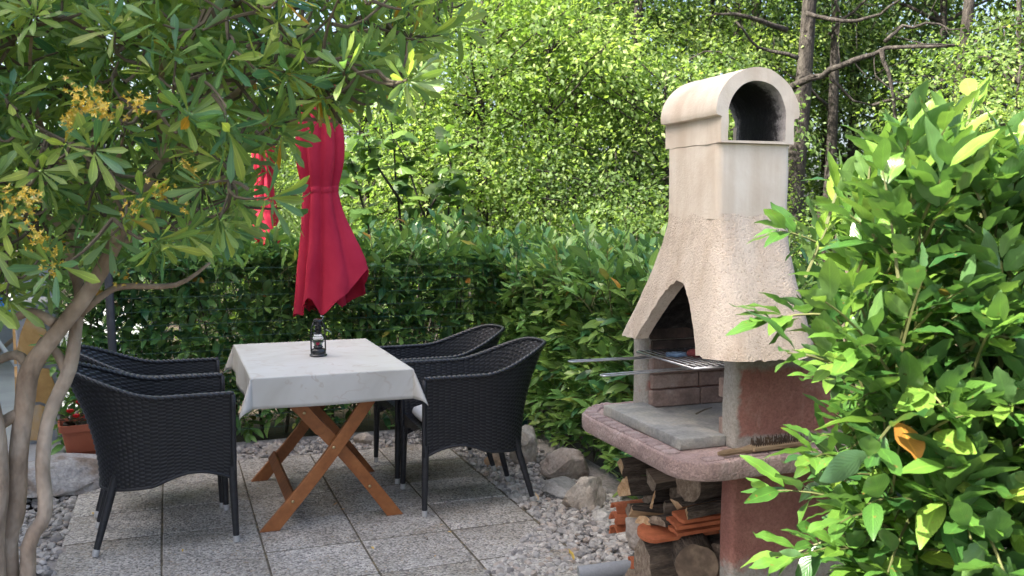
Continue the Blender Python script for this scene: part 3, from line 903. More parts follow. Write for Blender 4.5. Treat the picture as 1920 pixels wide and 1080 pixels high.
o = mb.build('hood', [M_hood, M_soot], bbq, True)
fix_normals(o.data); smooth_by_angle(o.data, 60)
# chimney shaft
def soft_box(u0, u1, v0, v1, z0, z1, r, seed, amp=.0025):
    ring = []
    for (cu, cv, a0) in ((u1 - r, v1 - r, 0), (u0 + r, v1 - r, 90), (u0 + r, v0 + r, 180), (u1 - r, v0 + r, 270)):
        for k in range(5):
            a = R(a0 + k * 22.5); ring.append((cu + r * math.cos(a), cv + r * math.sin(a)))
    out = []
    for i in range(len(ring)):
        a, b = ring[i], ring[(i + 1) % len(ring)]
        n = max(1, int(math.dist(a, b) / .025))
        for k in range(n): out.append((a[0] + (b[0] - a[0]) * k / n, a[1] + (b[1] - a[1]) * k / n))
    rows = []
    nz = max(2, int((z1 - z0) / .025))
    c = ((u0 + u1) / 2, (v0 + v1) / 2)
    for i in range(nz + 1):
        z = z0 + (z1 - z0) * i / nz
        row = []
        for (u, v) in out:
            d = mnoise.noise(Vector((u * 10 + seed, v * 10, z * 10))) * amp
            n = Vector((u - c[0], v - c[1], 0)).normalized()
            row.append((u + n.x * d, v + n.y * d, z))
        rows.append(row)
    m = MB(); m.grid(rows, True)
    k = len(out)
    m.f.append(tuple(range(k - 1, -1, -1))); m.mi.append(0)
    m.f.append(tuple(range(nz * k, (nz + 1) * k))); m.mi.append(0)
    return m
o = soft_box(1.5325, 1.7885, 2.3975, 2.7025, 1.428, 1.652, .02, 3, .0015).build('chimney', M_chim, bbq, True); smooth_by_angle(o.data, 50)
# chimney cap: barrel vault with an arched flue through it
CU0 = 1.659
def cap_outer():
    p = [(1.531, 1.653), (1.531, 1.728), (1.514, 1.732), (1.511, 1.742)]
    for k in range(1, 24):
        a = math.pi - math.pi * k / 24
        p.append((CU0 + .147 * math.cos(a), 1.740 + .137 * math.sin(a)))
    p += [(1.807, 1.742), (1.804, 1.732), (1.788, 1.728), (1.788, 1.653)]
    return p
def cap_hole():
    p = [(CU0 - .103, 1.661), (CU0 - .103, 1.738)]
    for k in range(1, 24):
        a = math.pi - math.pi * k / 24
        p.append((CU0 + .098 * math.cos(a) - .005 * (math.cos(a) < 0), 1.738 + .100 * math.sin(a)))
    p += [(CU0 + .098, 1.738), (CU0 + .098, 1.661)]
    return p
def cap():
    bm = bmesh.new()
    po, ph = cap_outer(), cap_hole()
    v0, v1 = 2.385, 2.712
    nv = 16
    def nz(u, v, z, a=.003): return a * mnoise.noise(Vector((u * 24, v * 24, z * 24)))
    def refine(poly, step=.012):
        out = []
        for i in range(len(poly) - 1):
            a, b = poly[i], poly[i + 1]
            n = max(1, int(math.dist(a, b) / step))
            for k in range(n): out.append((a[0] + (b[0] - a[0]) * k / n, a[1] + (b[1] - a[1]) * k / n))
        out.append(poly[-1]); return out
    ro, rh = refine(po), refine(ph)
    def sheet(poly, mi, flip):
        grid_ = []
        for i in range(nv + 1):
            v = v0 + (v1 - v0) * i / nv
            row = []
            for (u, z) in poly:
                d = nz(u, v, z)
                if mi == 1 and u > CU0: u += (i / nv) ** 2 * .036 * (u - CU0) / .098     # the flue widens towards its far mouth
                row.append(bm.verts.new((u + d, v + (nz(v, u, z) if i in (0, nv) else 0), z + d)))
            grid_.append(row)
        for i in range(nv):
            for j in range(len(poly) - 1):
                f = bm.faces.new((grid_[i][j], grid_[i][j + 1], grid_[i + 1][j + 1], grid_[i + 1][j]))
                f.material_index = mi
        return grid_
    go = sheet(ro, 0, False); gh = sheet(rh, 1, True)
    # end faces between outer and hole profile, matched by arc length
    for i in (0, nv):
        a, b = go[i], gh[i]
        na, nb_ = len(a), len(b)
        ia = ib = 0
        while ia < na - 1 or ib < nb_ - 1:
            if ib == nb_ - 1 or (ia < na - 1 and (ia + 1) / (na - 1) <= (ib + 1) / (nb_ - 1)):
                bm.faces.new((a[ia], a[ia + 1], b[ib])); ia += 1
            else:
                bm.faces.new((a[ia], b[ib + 1], b[ib])); ib += 1
        # sill under the hole
        bm.faces.new((a[0], b[0], b[-1], a[-1]))
    bm.faces.new((go[0][0], go[0][-1], go[nv][-1], go[nv][0]))
    f = bm.faces.new((gh[0][0], gh[0][-1], gh[nv][-1], gh[nv][0])); f.material_index = 1
    bmesh.ops.recalc_face_normals(bm, faces=bm.faces[:])
    me = bpy.data.meshes.new('chimney_cap')
    bm.to_mesh(me); bm.free()
    me.transform(Matrix.Translation((-1.70, -VC, 0)))
    return me
def m_flue():
    m, nt, ns, L, P = new_mat('flue_soot_and_light')
    tc = N(nt, 'ShaderNodeTexCoord'); sx = N(nt, 'ShaderNodeSeparateXYZ'); L.new(tc.outputs['Object'], sx.inputs[0])
    v = coords(nt, False)
    n = noise_tex(nt, v, 55, 5, .7)
    md = N(nt, 'ShaderNodeMath', operation='MULTIPLY_ADD'); md.inputs[1].default_value = .55          # soot, paler near the mouths to paint in daylight from outside
    ab = N(nt, 'ShaderNodeMath', operation='ABSOLUTE'); L.new(sx.outputs[1], ab.inputs[0])
    mr = N(nt, 'ShaderNodeMapRange'); mr.inputs[1].default_value = .085; mr.inputs[2].default_value = .17; mr.inputs[3].default_value = -.05; mr.inputs[4].default_value = .38
    L.new(ab.outputs[0], mr.inputs[0])
    L.new(n.outputs[0], md.inputs[0]); L.new(mr.outputs[0], md.inputs[2])
    r = ramp(nt, [(.27, (.010, .010, .010)), (.38, (.05, .047, .045)), (.5, (.28, .27, .265)), (.7, (.50, .47, .45))])
    L.new(md.outputs[0], r.inputs[0]); L.new(r.outputs[0], P.inputs['Base Color'])
    P.inputs['Roughness'].default_value = .95
    L.new(bump(nt, n.outputs[0], .8, .008), P.inputs['Normal'])
    return m
cme = cap(); cme.materials.append(M_chim); cme.materials.append(m_flue()); smooth_by_angle(cme, 38)
link('chimney_cap', cme, bbq)

# ---- things on and in the barbecue
gz = .968
gr = empty('grill_grate', (1.72, 2.67, gz), 0, 'chromed wire grill grate with two long loop handles inside the barbecue', 'grill grate')
mb = MB()
fr = [(1.508, 2.478), (1.508, 2.85), (1.93, 2.85), (1.93, 2.478), (1.508, 2.478)]
mb.tube([(u, v, gz) for u, v in fr], .004, 6)
mb.build('frame', M_wire, gr, True)
for k in range(17):
    u = 1.53 + k * .0235
    mb = MB(); mb.tube([(u, 2.48, gz + .003), (u, 2.848, gz + .003)], .0022, 6); mb.build('rod', M_wire, gr, True)
mb = MB()
for k in range(2): mb.tube([(1.51, 2.57 + k * .18, gz - .004), (1.928, 2.57 + k * .18, gz - .004)], .0018, 6)
mb.build('cross_wire', M_wire, gr, True)
for vv, dz in ((2.52, -.010), (2.76, -.004)):
    mb = MB()
    pts = [(1.60, vv - .014, gz - .004), (1.50, vv - .014, gz - .006)]
    pts += [(1.24, vv - .014, gz + dz)]
    for k in range(7):
        a = R(-90 - 180 * k / 6); pts.append((1.226 + .014 * math.cos(a), vv + .014 * math.sin(a), gz + dz))
    pts += [(1.24, vv + .014, gz + dz), (1.50, vv + .014, gz - .006), (1.60, vv + .014, gz - .004)]
    mb.tube(pts, .0025, 6); mb.build('handle', M_wire, gr, True)
# a crumpled red and blue mitt on the grate
M_redcloth = mottled('red_cotton', [(.35, (.07, .012, .016)), (.7, (.16, .03, .035))], 40, .9, [(120, .4, .003)])
M_bluecloth = mottled('blue_cotton', [(.35, (.04, .07, .12)), (.6, (.10, .17, .28)), (.7, (.45, .48, .55))], 30, .9, [(120, .4, .003)])
def blob(c, dims, seed, amp=.25, sub=3):
    vs, fs = ico(sub)
    off = np.random.default_rng(seed).uniform(0, 40, 3)
    d = np.array([mnoise.fractal(Vector((v * 1.5 + off).tolist()), 1.0, 2, 3) for v in vs])
    vs = vs * (1 + amp * d[:, None]) * np.array(dims) / 2 + np.array(c)
    return vs.tolist(), fs.tolist()
mt = empty('pot_holder', (1.66, 2.60, gz + .006), 0, 'crumpled red and blue pot holder lying on the grill grate', 'pot holder')
mb = MB(); mb.add(*blob((1.610, 2.625, gz + .022), (.07, .06, .026), 3)); mb.build('red_pad', M_redcloth, mt, True)
mb = MB(); mb.add(*blob((1.565, 2.675, gz + .013), (.08, .07, .016), 5)); mb.build('blue_pad', M_bluecloth, mt, True)
# twig lying on the hearth
mb = MB(); a, b = onz(1305, 776, .791), onz(1335, 764, .791)
mb.tube([a, (a + b) / 2 + np.array([0, 0, .003]), b], [.003, .0025, .0015], 5)
tag(mb.build('twig', M_twig), 'short bare twig lying on the ash grey hearth', 'twig')
# wire brush
bc = (1.59, 2.250, .7545)
br = empty('grill_brush', bc, R(3), 'old wooden grill brush with worn bristles lying on the pink ledge', 'brush')
M_brushwood = mottled('weathered_brush_wood', [(.3, (.17, .11, .06)), (.7, (.32, .24, .15))], 5, .8, [(30, .4, .004)], stretch=(2, 12, 12))
M_bristle = mottled('rusty_bristle', [(.3, (.03, .02, .014)), (.7, (.09, .055, .03))], 20, .8)
mb = MB()
for u0, u1, w0, w1, z0 in ((-.135, -.06, .010, .013, .006), (-.06, -.02, .013, .017, .012), (-.02, .155, .018, .018, .012)):
    pass
mb.tube([(-.14, 0, .010), (-.12, 0, .010), (-.06, 0, .011), (-.03, .0, .013)], [.006, .010, .009, .013], 8)
mb.box((.065, 0, .013), (.19, .034, .016), bev=.004)
o = link('handle', mb.mesh('handle', M_brushwood, False), br)
mb = MB()
for i in range(22):
    for j in range(4):
        x, y = -.018 + i * .0082, -.012 + j * .008
        dx, dy = rnd.uniform(-.006, .006), rnd.uniform(-.008, .008)
        mb.tube([(x, y, .020), (x + dx, y + dy, .020 + rnd.uniform(.018, .026))], [.0022, .0012], 4, False)
o = link('bristles', mb.mesh('bristles', M_bristle), br); o['kind'] = 'stuff'

# ---- firewood, tiles and stump stacked under the ledge (logs lie front to back, their ends face -u)
def log_shape(length, r, kind, seed):
    """split log along +X from 0 to length; faces: 0 bark, 1 cut"""
    q = random.Random(seed)
    if kind == 'round':
        prof = [(math.cos(2 * math.pi * k / 18), math.sin(2 * math.pi * k / 18), 0) for k in range(18)]
    elif kind == 'quarter':
        prof = [(0, 0, 1)] + [(1.35 * math.cos(R(a)), 1.35 * math.sin(R(a)), 0) for a in range(0, 91, 15)]
        prof = [(x - .5, y - .5, m) for x, y, m in prof]
    elif kind == 'half':
        prof = [(math.cos(R(a)), math.sin(R(a)) * .85 - .3, 0) for a in range(0, 181, 18)]
    else:
        prof = [(-1, -.45, 1), (1, -.5, 1), (1.05, .35, 1), (.1, .5, 1), (-.95, .4, 1)]
    n = len(prof); ns = 9
    mb = MB(); rows = []
    for i in range(ns + 1):
        t = i / ns; row = []
        for (x, y, m) in prof:
            w = 1 + .10 * mnoise.noise(Vector((x * 2 + seed, y * 2, t * 4 + seed)))
            end = 0
            if i in (0, ns): end = q.uniform(-.004, .004) + .012 * x * (1 if seed % 2 else -1)
            row.append((t * length + end, x * r * w, y * r * w + .012 * math.sin(t * 3 + seed)))
        rows.append(row)
    vs = [p for row in rows for p in row]; fs = []; ms = []
    for i in range(ns):
        for j in range(n):
            j2 = (j + 1) % n
            fs.append((i * n + j, i * n + j2, (i + 1) * n + j2, (i + 1) * n + j))
            if kind == 'round': ms.append(0)
            elif kind == 'quarter': ms.append(1 if j in (0, n - 1) else 0)
            elif kind == 'half': ms.append(1 if j == n - 1 else 0)
            else: ms.append(1)
    fs.append(tuple(range(n))); ms.append(2)
    fs.append(tuple(range(ns * n + n - 1, ns * n - 1, -1))); ms.append(2)
    b = len(mb.v); mb.v += vs; mb.f += fs; mb.mi += ms
    return mb
LOGS = 'firewood stacked under the ledge'
def onv(px, py, v):
    d = ray(px, py); return CC + d * (v / d[1])
def log(px, py, v, length, r, kind, mats, label, seed, rx=0, ry=0, rz=0):
    p = onv(px, py, v)
    me = log_shape(length, r, kind, seed).mesh('firewood_log', mats)
    fix_normals(me); smooth_by_angle(me, 35)
    o = link('firewood_log', me)
    o.location = V(p); o.rotation_euler = (R(rx), R(ry), R(rz))
    return tag(o, label, 'log', LOGS)
BK = [M_barkp, M_oldwood, M_cutwood]; OW = [M_barkp, M_oldwood, M_oldwood]; CW = [M_barkp, M_cutwood, M_cutwood]
log(1163, 880, 2.86, .46, .046, 'half', BK, 'dark bark log with pale cut end at the very top of the woodpile', 1, 20, 0, 0)
log(1172, 922, 2.81, .46, .048, 'quarter', [M_barkp, M_barkp, M_cutwood], 'wide dark split log with its pale end just under the topmost log', 2, -20, 0, -3)
log(1183, 958, 2.74, .22, .030, 'quarter', CW, 'small splintered log with raw orange end left of the pile middle', 3, 40, 5, -10)
log(1206, 972, 2.63, .28, .032, 'half', CW, 'pale split log with a dark knot on its flat end', 4, -10, 2, -4)
log(1246, 946, 2.66, .28, .034, 'quarter', OW, 'grey squared log end standing beside the pale knotted log', 5, 20, 0, -3)
log(1268, 946, 2.53, .34, .028, 'quarter', CW, 'light brown board ending in a wedge above the orange split log', 6, 60, -2, 2)
log(1288, 966, 2.455, .34, .027, 'half', CW, 'orange split log with bark below beside the support pillar', 7, 8, -1, 1)
log(1232, 985, 2.565, .36, .034, 'half', OW, 'grey weathered log lying on the stack of roof tiles', 8, 0, -2, 2)
log(1178, 962, 2.86, .30, .044, 'quarter', OW, 'grey log half hidden behind the broken terracotta pieces', 9, 12, -2, 0)
log(1220, 905, 2.70, .34, .055, 'half', OW, 'dark log deep in the pile in shadow under the ledge', 10, 190, 0, 0)
log(1290, 905, 2.50, .34, .055, 'round', OW, 'round dark log deep under the ledge beside the pillar', 12, 0, 0, 0)
# a thin splinter standing up
mb = MB(); p = onv(1221, 937, 2.62); mb.tube([p + np.array([0, 0, -.028]), p + np.array([.004, -.004, .0]), p + np.array([.012, -.004, .03])], [.005, .004, .0015], 5)
tag(mb.build('wood_splinter', M_cutwood), 'thin pale splinter sticking up out of the firewood', 'splinter')
# thick round logs at the bottom: one lying front to back, one showing its sawn end
p = onv(1205, 1058, 2.60)
me = log_shape(.44, .085, 'round', 31).mesh('stump_log', OW); fix_normals(me); smooth_by_angle(me, 35)
o = link('stump_log', me); o.location = V(p); o.rotation_euler = (0, R(1), R(-3)); tag(o, 'thick grey barkless log at the bottom of the woodpile under the tiles', 'log', LOGS)
M_logend = mottled('weathered_log_end', [(.3, (.05, .038, .03)), (.5, (.12, .085, .06)), (.7, (.24, .175, .12))], 9, .9, [(14, .8, .02)], fine=(30, .7, 1.15))
p = onv(1306, 1056, 2.44)
me = log_shape(.30, .066, 'round', 37).mesh('firewood_log', [M_barkp, M_oldwood, M_logend]); fix_normals(me); smooth_by_angle(me, 35)
o = link('firewood_log', me); o.location = V(p); o.rotation_euler = (0, R(1), R(68)); tag(o, 'round dark log showing its cracked end beside the support pillar', 'log', LOGS)
p = onv(1190, 1100, 2.72)
me = log_shape(.40, .060, 'round', 38).mesh('firewood_log', OW); fix_normals(me); smooth_by_angle(me, 35)
o = link('firewood_log', me); o.location = V(p); o.rotation_euler = (0, R(1), R(-4)); tag(o, 'grey log lying lowest at the left behind the grey pipe', 'log', LOGS)
# terracotta roof tiles
def roof_tile(px, py, v_at, label, rz, ry=0, rx=0, half=False, seed=0, w=.10, L_=.36, round_end=True):
    mb = MB()
    outl = []
    if round_end:
        for k in range(13):
            a = R(90 + 180 * k / 12); outl.append((w * .9 * math.cos(a) + w * .9, w * math.sin(a)))
    else:
        q = random.Random(seed); outl = [(q.uniform(0, .010), w - k * w * 2 / 6) for k in range(7)]
    outl = outl + [(L_, -w), (L_, w)]
    n = len(outl)
    t = .013 if round_end else .0115
    vs = [(x, y, 0) for x, y in outl] + [(x, y, t) for x, y in outl]
    mb.add(vs, [tuple(range(n - 1, -1, -1)), tuple(range(n, 2 * n))] + [(i, (i + 1) % n, n + (i + 1) % n, n + i) for i in range(n)])
    me = mb.mesh('roof_tile', M_rooftile); fix_normals(me)
    o = link('roof_tile', me); o.location = V(onv(px, py, v_at)); o.rotation_euler = (R(rx), R(ry), R(rz))
    return tag(o, label, 'roof tile', 'terracotta roof tiles in the woodpile')
roof_tile(1197, 1006, 2.585, 'round ended terracotta tile sticking out lowest of the tiles', -4, -3, 14, w=.050)
roof_tile(1256, 996, 2.52, 'broken terracotta tile lying on the round ended tile', -3, -3, 10, seed=2, round_end=False, w=.040)
roof_tile(1258, 985, 2.50, 'terracotta tile with chipped white edge, middle of three stacked', -2, -2, 8, seed=3, round_end=False, w=.036)
roof_tile(1268, 974, 2.49, 'terracotta tile at the top of the three stacked under the orange log', -2, -2, 8, seed=4, round_end=False, w=.034)
def half_pipe(px, py, u, r, L_, label, rz, rx, cat='tile shard'):
    mb = MB(); n = 9
    rows = []
    for x in (0, L_ * .5, L_):
        rows.append([(x + rnd.uniform(-.003, .003), r * math.cos(R(180 * k / n)), r * math.sin(R(180 * k / n))) for k in range(n + 1)])
    inn = [[(p[0], p[1] * .78, p[2] * .78) for p in row] for row in rows]
    mb.grid(rows); mb.grid(inn)
    m = n + 1
    for i in range(2):
        for e in (0, m - 1):
            a, b, c, d = i * m + e, (i + 1) * m + e, 3 * m + (i + 1) * m + e, 3 * m + i * m + e
            mb.f.append((a, b, c, d)); mb.mi.append(0)
    for i in (0, 2):
        for k in range(n):
            a = i * m + k; mb.f.append((a, a + 1, 3 * m + a + 1, 3 * m + a)); mb.mi.append(0)
    me = mb.mesh('tile_shard', M_rooftile); fix_normals(me)
    o = link('tile_shard', me); o.location = V(onu(px, py, u)); o.rotation_euler = (R(rx), 0, R(rz))
    return tag(o, label, cat, 'broken terracotta shards beside the gravel')
half_pipe(1150, 958, 1.47, .030, .16, 'upper curved terracotta shard jutting from the woodpile over the gravel', 0, 10)
half_pipe(1148, 978, 1.46, .036, .16, 'larger curved terracotta shard below the upper one at the woodpile edge', -8, 0)
half_pipe(1150, 1000, 1.47, .030, .14, 'dark hollow terracotta shard third down at the woodpile edge', 6, -20)
half_pipe(1180, 1058, 1.42, .026, .14, 'broken hollow brick piece lowest by the grey pipe', -12, 15)
# grey pipe and slate piece
p0, p1 = onz(1085, 1076, .03), onz(1190, 1062, .05)
mb = MB(); mb.tube([p0, p1 + (p1 - p0) * .6], .030, 14); o = mb.build('grey_pipe', M_concrete, None, True); smooth_by_angle(o.data, 50)
tag(o, 'length of blue grey cement pipe lying in gravel by the woodpile', 'pipe')
o = rock('rock', 'thin dark slate piece leaning behind the round ended tile', V(onu(1192, 1000, 1.46) - np.array([0, 0, .05])), (.05, .12, .12), M_rock_brown, 41, .3)
# fill of small kindling deep under the ledge so the pile is carried
for k, (v, z, lab) in enumerate(((2.46, .06, 'grey base log nearest the support pillar in the bottom row'), (2.60, .06, 'grey base log second from the pillar in the bottom row'), (2.75, .07, 'grey base log at the open end of the bottom row'),
                            (2.52, .20, 'base log of the second row by the pillar'), (2.68, .20, 'base log of the second row towards the gravel'))):
    me = log_shape(.48, .068, 'round', 60 + k).mesh('firewood_log', OW); fix_normals(me); smooth_by_angle(me, 35)
    o = link('firewood_log', me); o.location = (1.46, v, z + .01); o.rotation_euler = (0, 0, R(rnd.uniform(-3, 3))); tag(o, lab, 'log', LOGS)

for k, (u_, v, z, r_, lab) in enumerate(((1.60, 2.46, .36, .060, 'dark log behind the round log end'), (1.58, 2.60, .37, .062, 'dark log behind the roof tiles'), (1.56, 2.74, .36, .060, 'dark log behind the broken shards'), (1.56, 2.84, .48, .055, 'dark log low at the open side under the two top logs'),
                                  (1.62, 2.48, .49, .058, 'dark log behind the orange split log'), (1.62, 2.61, .50, .058, 'dark log behind the pale knotted log'), (1.60, 2.73, .51, .056, 'dark log behind the small splintered log'), (1.62, 2.55, .60, .055, 'dark log high under the middle of the ledge'), (1.62, 2.68, .61, .055, 'dark log high under the ledge near the top log'))):
    me = log_shape(.36, r_, ('round', 'half')[k % 2], 80 + k).mesh('firewood_log', OW); fix_normals(me); smooth_by_angle(me, 35)
    o = link('firewood_log', me); o.location = (u_, v, z); o.rotation_euler = (R(40 * k), 0, R(rnd.uniform(-3, 3))); tag(o, lab, 'log', LOGS)
# ================================================================== chairs
def chair_curve(s):
    """plan of the tub: s 0..1 from the near arm's front round the back to the other arm; returns x, y, backness"""
    La, b, a = .30, .235, .245
    arcL = 1.02
    tot = 2 * La + arcL
    d = s * tot
    if d < La: return .27 - d, -b, 0.0
    if d > La + arcL: return .27 - (tot - d), b, 0.0
    th_ = -math.pi / 2 - math.pi * (d - La) / arcL
    x = -.03 + a * math.copysign(abs(math.cos(th_)) ** .8, math.cos(th_))
    y = b * math.copysign(abs(math.sin(th_)) ** .8, math.sin(th_))
    return x, y, max(0, -math.cos(th_))
def sstep(x): x = max(0, min(1, x)); return x * x * (3 - 2 * x)
def chair_point(s, t, off=0.0):
    x, y, b = chair_curve(s)
    e = .002
    x0, y0, _ = chair_curve(max(0, s - e)); x1, y1, _ = chair_curve(min(1, s + e))
    tx, ty = x1 - x0, y1 - y0; L_ = math.hypot(tx, ty) + 1e-9
    nx, ny = ty / L_, -tx / L_                                # outward
    if nx * (x + .0) + ny * y < 0: nx, ny = -nx, -ny
    q = min(s, 1 - s) * 2
    zr = .660 + .118 * sstep((q - .34) / .55)
    zb = .285 + .045 * math.sin(math.pi * min(1, q / .40)) * (1 if q < .40 else 0) - .02 * b
    z = zb + (zr - zb) * t
    fl = (.122 * b ** 1.2) * t ** 2.0 + .018 * t * t
    xx = x + nx * off - fl * b - (.0 if b else 0)
    yy = y + ny * (off + .016 * t * t)
    if t > .8: xx -= 0
    return (xx, yy, z)
def make_chair():
    root = empty('wicker_chair', (0, 0, 0))
    mb = MB()
    nrow, ncell = 44, 56
    h = .0055
    for r_ in range(nrow):
        t0, t1 = r_ / nrow, (r_ + 1) / nrow
        rows = [[], [], []]
        for c in range(ncell * 2 + 1):
            s = c / (ncell * 2)
            ph = math.cos(math.pi * (c + (r_ % 2) * 1.0))
            if c % 2 == 1: ph = 0.0
            else: ph = 1.0 if ((c // 2 + r_) % 2 == 0) else -1.0
            for k, (tt, kk) in enumerate(((t0 + .06 / nrow, .3), ((t0 + t1) / 2, 1.0), (t1 - .06 / nrow, .3))):
                base = h * ph
                rows[k].append(chair_point(s, tt, base * (1.0 if kk == 1 else .55) ))
        mb.grid(rows)
    o = mb.build('woven_shell', M_wicker, root, True); o['kind'] = 'stuff'
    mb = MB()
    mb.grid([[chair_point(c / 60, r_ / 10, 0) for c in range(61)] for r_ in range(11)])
    mb.build('dark_backing_sheet', M_wickerback, root, True)  # dark sheet added behind the weave so its gaps read as shadow
    # braided rim
    mb = MB()
    for ph in (0, math.pi):
        pts = []
        for c in range(200):
            s = c / 199; p = chair_point(s, 1.0, 0)
            a = c * 1.05 + ph
            x, y, z = p
            pts.append((x + .004 * math.cos(a), y + .004 * math.cos(a) * (1 if y > 0 else -1), z + .004 + .004 * math.sin(a)))
        mb.tube(pts, .0085, 6)
    mb.build('rim', M_wicker, root, True)
    # wrapped arm fronts and bottom edge
    for s in (0.0, 1.0):
        mb = MB(); mb.tube([chair_point(s, t, 0) for t in np.linspace(0, 1, 8)], .011, 8); mb.build('arm_front', M_legs, root, True)
    mb = MB(); mb.tube([chair_point(s, 0, 0) for s in np.linspace(0, 1, 60)], .007, 6); mb.build('lower_edge', M_legs, root, True)
    # seat and apron with an arched lower edge
    mb = MB()
    for r_ in range(40):
        x0 = .262 - r_ * .0125
        hw = .218 if x0 > -.03 else .218 * math.sqrt(max(0, 1 - ((x0 + .03) / .22) ** 2))
        if hw < .03: continue
        row = [[], [], []]
        for c in range(41):
            y = -hw + 2 * hw * c / 40
            ph = 0 if c % 2 else (1 if (c // 2 + r_) % 2 == 0 else -1)
            for k, dx in enumerate((-.0055, 0, .0055)): row[k].append((x0 + dx, y, .405 + .003 * ph * (1 if k == 1 else .5)))
        mb.grid(row)
    o = mb.build('seat', M_wicker, root, True); o['kind'] = 'stuff'
    mb = MB()
    for r_ in range(14):
        row = [[], [], []]
        for c in range(51):
            y = -.226 + .452 * c / 50
            zlo = .285 + .075 * (1 - (abs(y) / .226) ** 3)
            ph = 0 if c % 2 else (1 if (c // 2 + r_) % 2 == 0 else -1)
            for k, e in enumerate((.06, .5, .94)):
                z = zlo + (.402 - zlo) * (r_ + e) / 14
                row[k].append((.266 + .003 * ph * (1 if k == 1 else .5), y, z))
        mb.grid(row)
    o = mb.build('apron', M_wicker, root, True); o['kind'] = 'stuff'
    # legs with aluminium feet
    for (tx, ty, bx, by) in ((.262, -.228, .272, -.236), (.262, .228, .272, .236), (-.205, -.165, -.30, -.195), (-.205, .165, -.30, .195)):
        mb = MB()
        foot = Vector((bx, by, 0)); top = Vector((tx, ty, .34))
        d = (top - foot)
        mb.tube([foot + d * .085, foot + d * .5, top], [.0135, .0165, .018], 10)
        lg = mb.build('leg', M_legs, root, True); smooth_by_angle(lg.data, 50)
        mb = MB(); mb.tube([foot, foot + d * .012, foot + d * .086], [.0125, .0138, .0145], 10)
        ft = mb.build('foot_cap', M_alu, lg, True, off=(0, 0, 0)); smooth_by_angle(ft.data, 50)
    return root
proto = make_chair()
CH = 'wicker chairs round the table'
chairs = [((-.035, 4.405), 2, 'black wicker armchair on the pot side of the table, standing nearer the camera'),
          ((-.050, 4.935), -2, 'black wicker armchair beside the grey parasol pole, behind the nearer pot side chair'),
          ((1.385, 4.455), 180 - 1, 'black wicker armchair near the gravel with its back to the barbecue, nearer of that pair'),
          ((1.375, 5.040), 180 + 2, 'black wicker armchair at the hedge corner, mostly behind another chair')]
for i, ((x, y), a, lab) in enumerate(chairs):
    c = proto if i == 0 else copy_tree(proto)
    c.location = (x, y, .002); c.rotation_euler = (0, 0, R(a))
    tag(c, lab, 'chair', CH)
# white cushion on the gravel-side chair
mb = MB()
rows = []
for t, k in ((0, .80), (.12, .95), (.4, 1.0), (.7, .97), (.92, .84), (1, .6)):
    row = []
    for q in range(36):
        a = 2 * math.pi * q / 36
        x = math.copysign(abs(math.cos(a)) ** .45, math.cos(a)) * .205 * k; y = math.copysign(abs(math.sin(a)) ** .45, math.sin(a)) * .20 * k
        row.append((1.36 - .02 + x, 4.455 + y, .412 + t * .055))
    rows.append(row)
mb.grid(rows, True); mb.f.append(tuple(range(35, -1, -1))); mb.mi.append(0); mb.f.append(tuple(range(5 * 36, 6 * 36))); mb.mi.append(0)
tag(mb.build('seat_cushion', M_cushion, None, True), 'off white seat cushion on the chair nearer the gravel', 'cushion')

# ================================================================== table
TX0, TX1, TY0, TY1, TZ = .328, 1.056, 4.225, 5.345, .712
tb = empty('folding_table', ((TX0 + TX1) / 2, (TY0 + TY1) / 2, 0), 0, 'orange brown wooden folding table with crossed curved legs', 'table')
tcx = tb.location.x
nsl = 9
for k in range(nsl):
    w = (TX1 - TX0 - .04) / nsl
    mb = MB(); mb.box((TX0 + .02 + w * (k + .5), (TY0 + TY1) / 2, TZ - .016), (w - .005, TY1 - TY0 - .01, .022), bev=.002)
    mb.build('slat', M_wood, tb)
for vv in (TY0 + .20, TY1 - .20):
    mb = MB(); mb.box((tcx, vv, TZ - .045), (TX1 - TX0 - .06, .045, .034), bev=.002); mb.build('batten', M_wooddark, tb)
def curved_leg(x0, z0, x1, z1, v, bow, wid=.058, th_=.026, foot_cut=True):
    """flat board from foot to top bowed in the u-z plane"""
    n = 14; a = Vector((x0, z0)); b = Vector((x1, z1)); d = (b - a); nrm = Vector((-d.y, d.x)).normalized()
    rows = []
    cen = [a + d * (i / n) + nrm * bow * math.sin(math.pi * i / n) for i in range(n + 1)]
    for i, c in enumerate(cen):
        tdir = (cen[min(n, i + 1)] - cen[max(0, i - 1)]).normalized(); nn = Vector((-tdir.y, tdir.x))
        ww = wid * (1.0 + .12 * (abs(i / n - .5) * 2) ** 2)
        l, r_ = c + nn * ww / 2, c - nn * ww / 2
        if i == 0:
            # foot sawn level with the floor
            l = l - tdir * ((l.y) / max(.2, tdir.y)); r_ = r_ - tdir * ((r_.y) / max(.2, tdir.y))
        rows.append([(l.x, v - th_ / 2, l.y), (l.x, v + th_ / 2, l.y), (r_.x, v + th_ / 2, r_.y), (r_.x, v - th_ / 2, r_.y)])
    mb = MB(); mb.grid(rows, True); mb.f.append((0, 1, 2, 3)); mb.mi.append(0); k = n * 4; mb.f.append((k + 3, k + 2, k + 1, k)); mb.mi.append(0)
    return mb
def wood_leg(x0, z0, x1, z1, v, bow):
    o = curved_leg(x0, z0, x1, z1, v, bow).build('leg', M_wood, tb)
    fix_normals(o.data)
    bv = o.modifiers.new('bevel', 'BEVEL'); bv.width = .003; bv.segments = 2
    return o
# front pair, back pair: outer leg leans one way, inner leg the other
wood_leg(.395, 0, .915, .66, 4.275, -.018)
wood_leg(.985, 0, .445, .66, 4.308, -.018)
wood_leg(.425, 0, .945, .66, 5.118, -.018)
wood_leg(1.010, 0, .470, .66, 5.085, -.018)
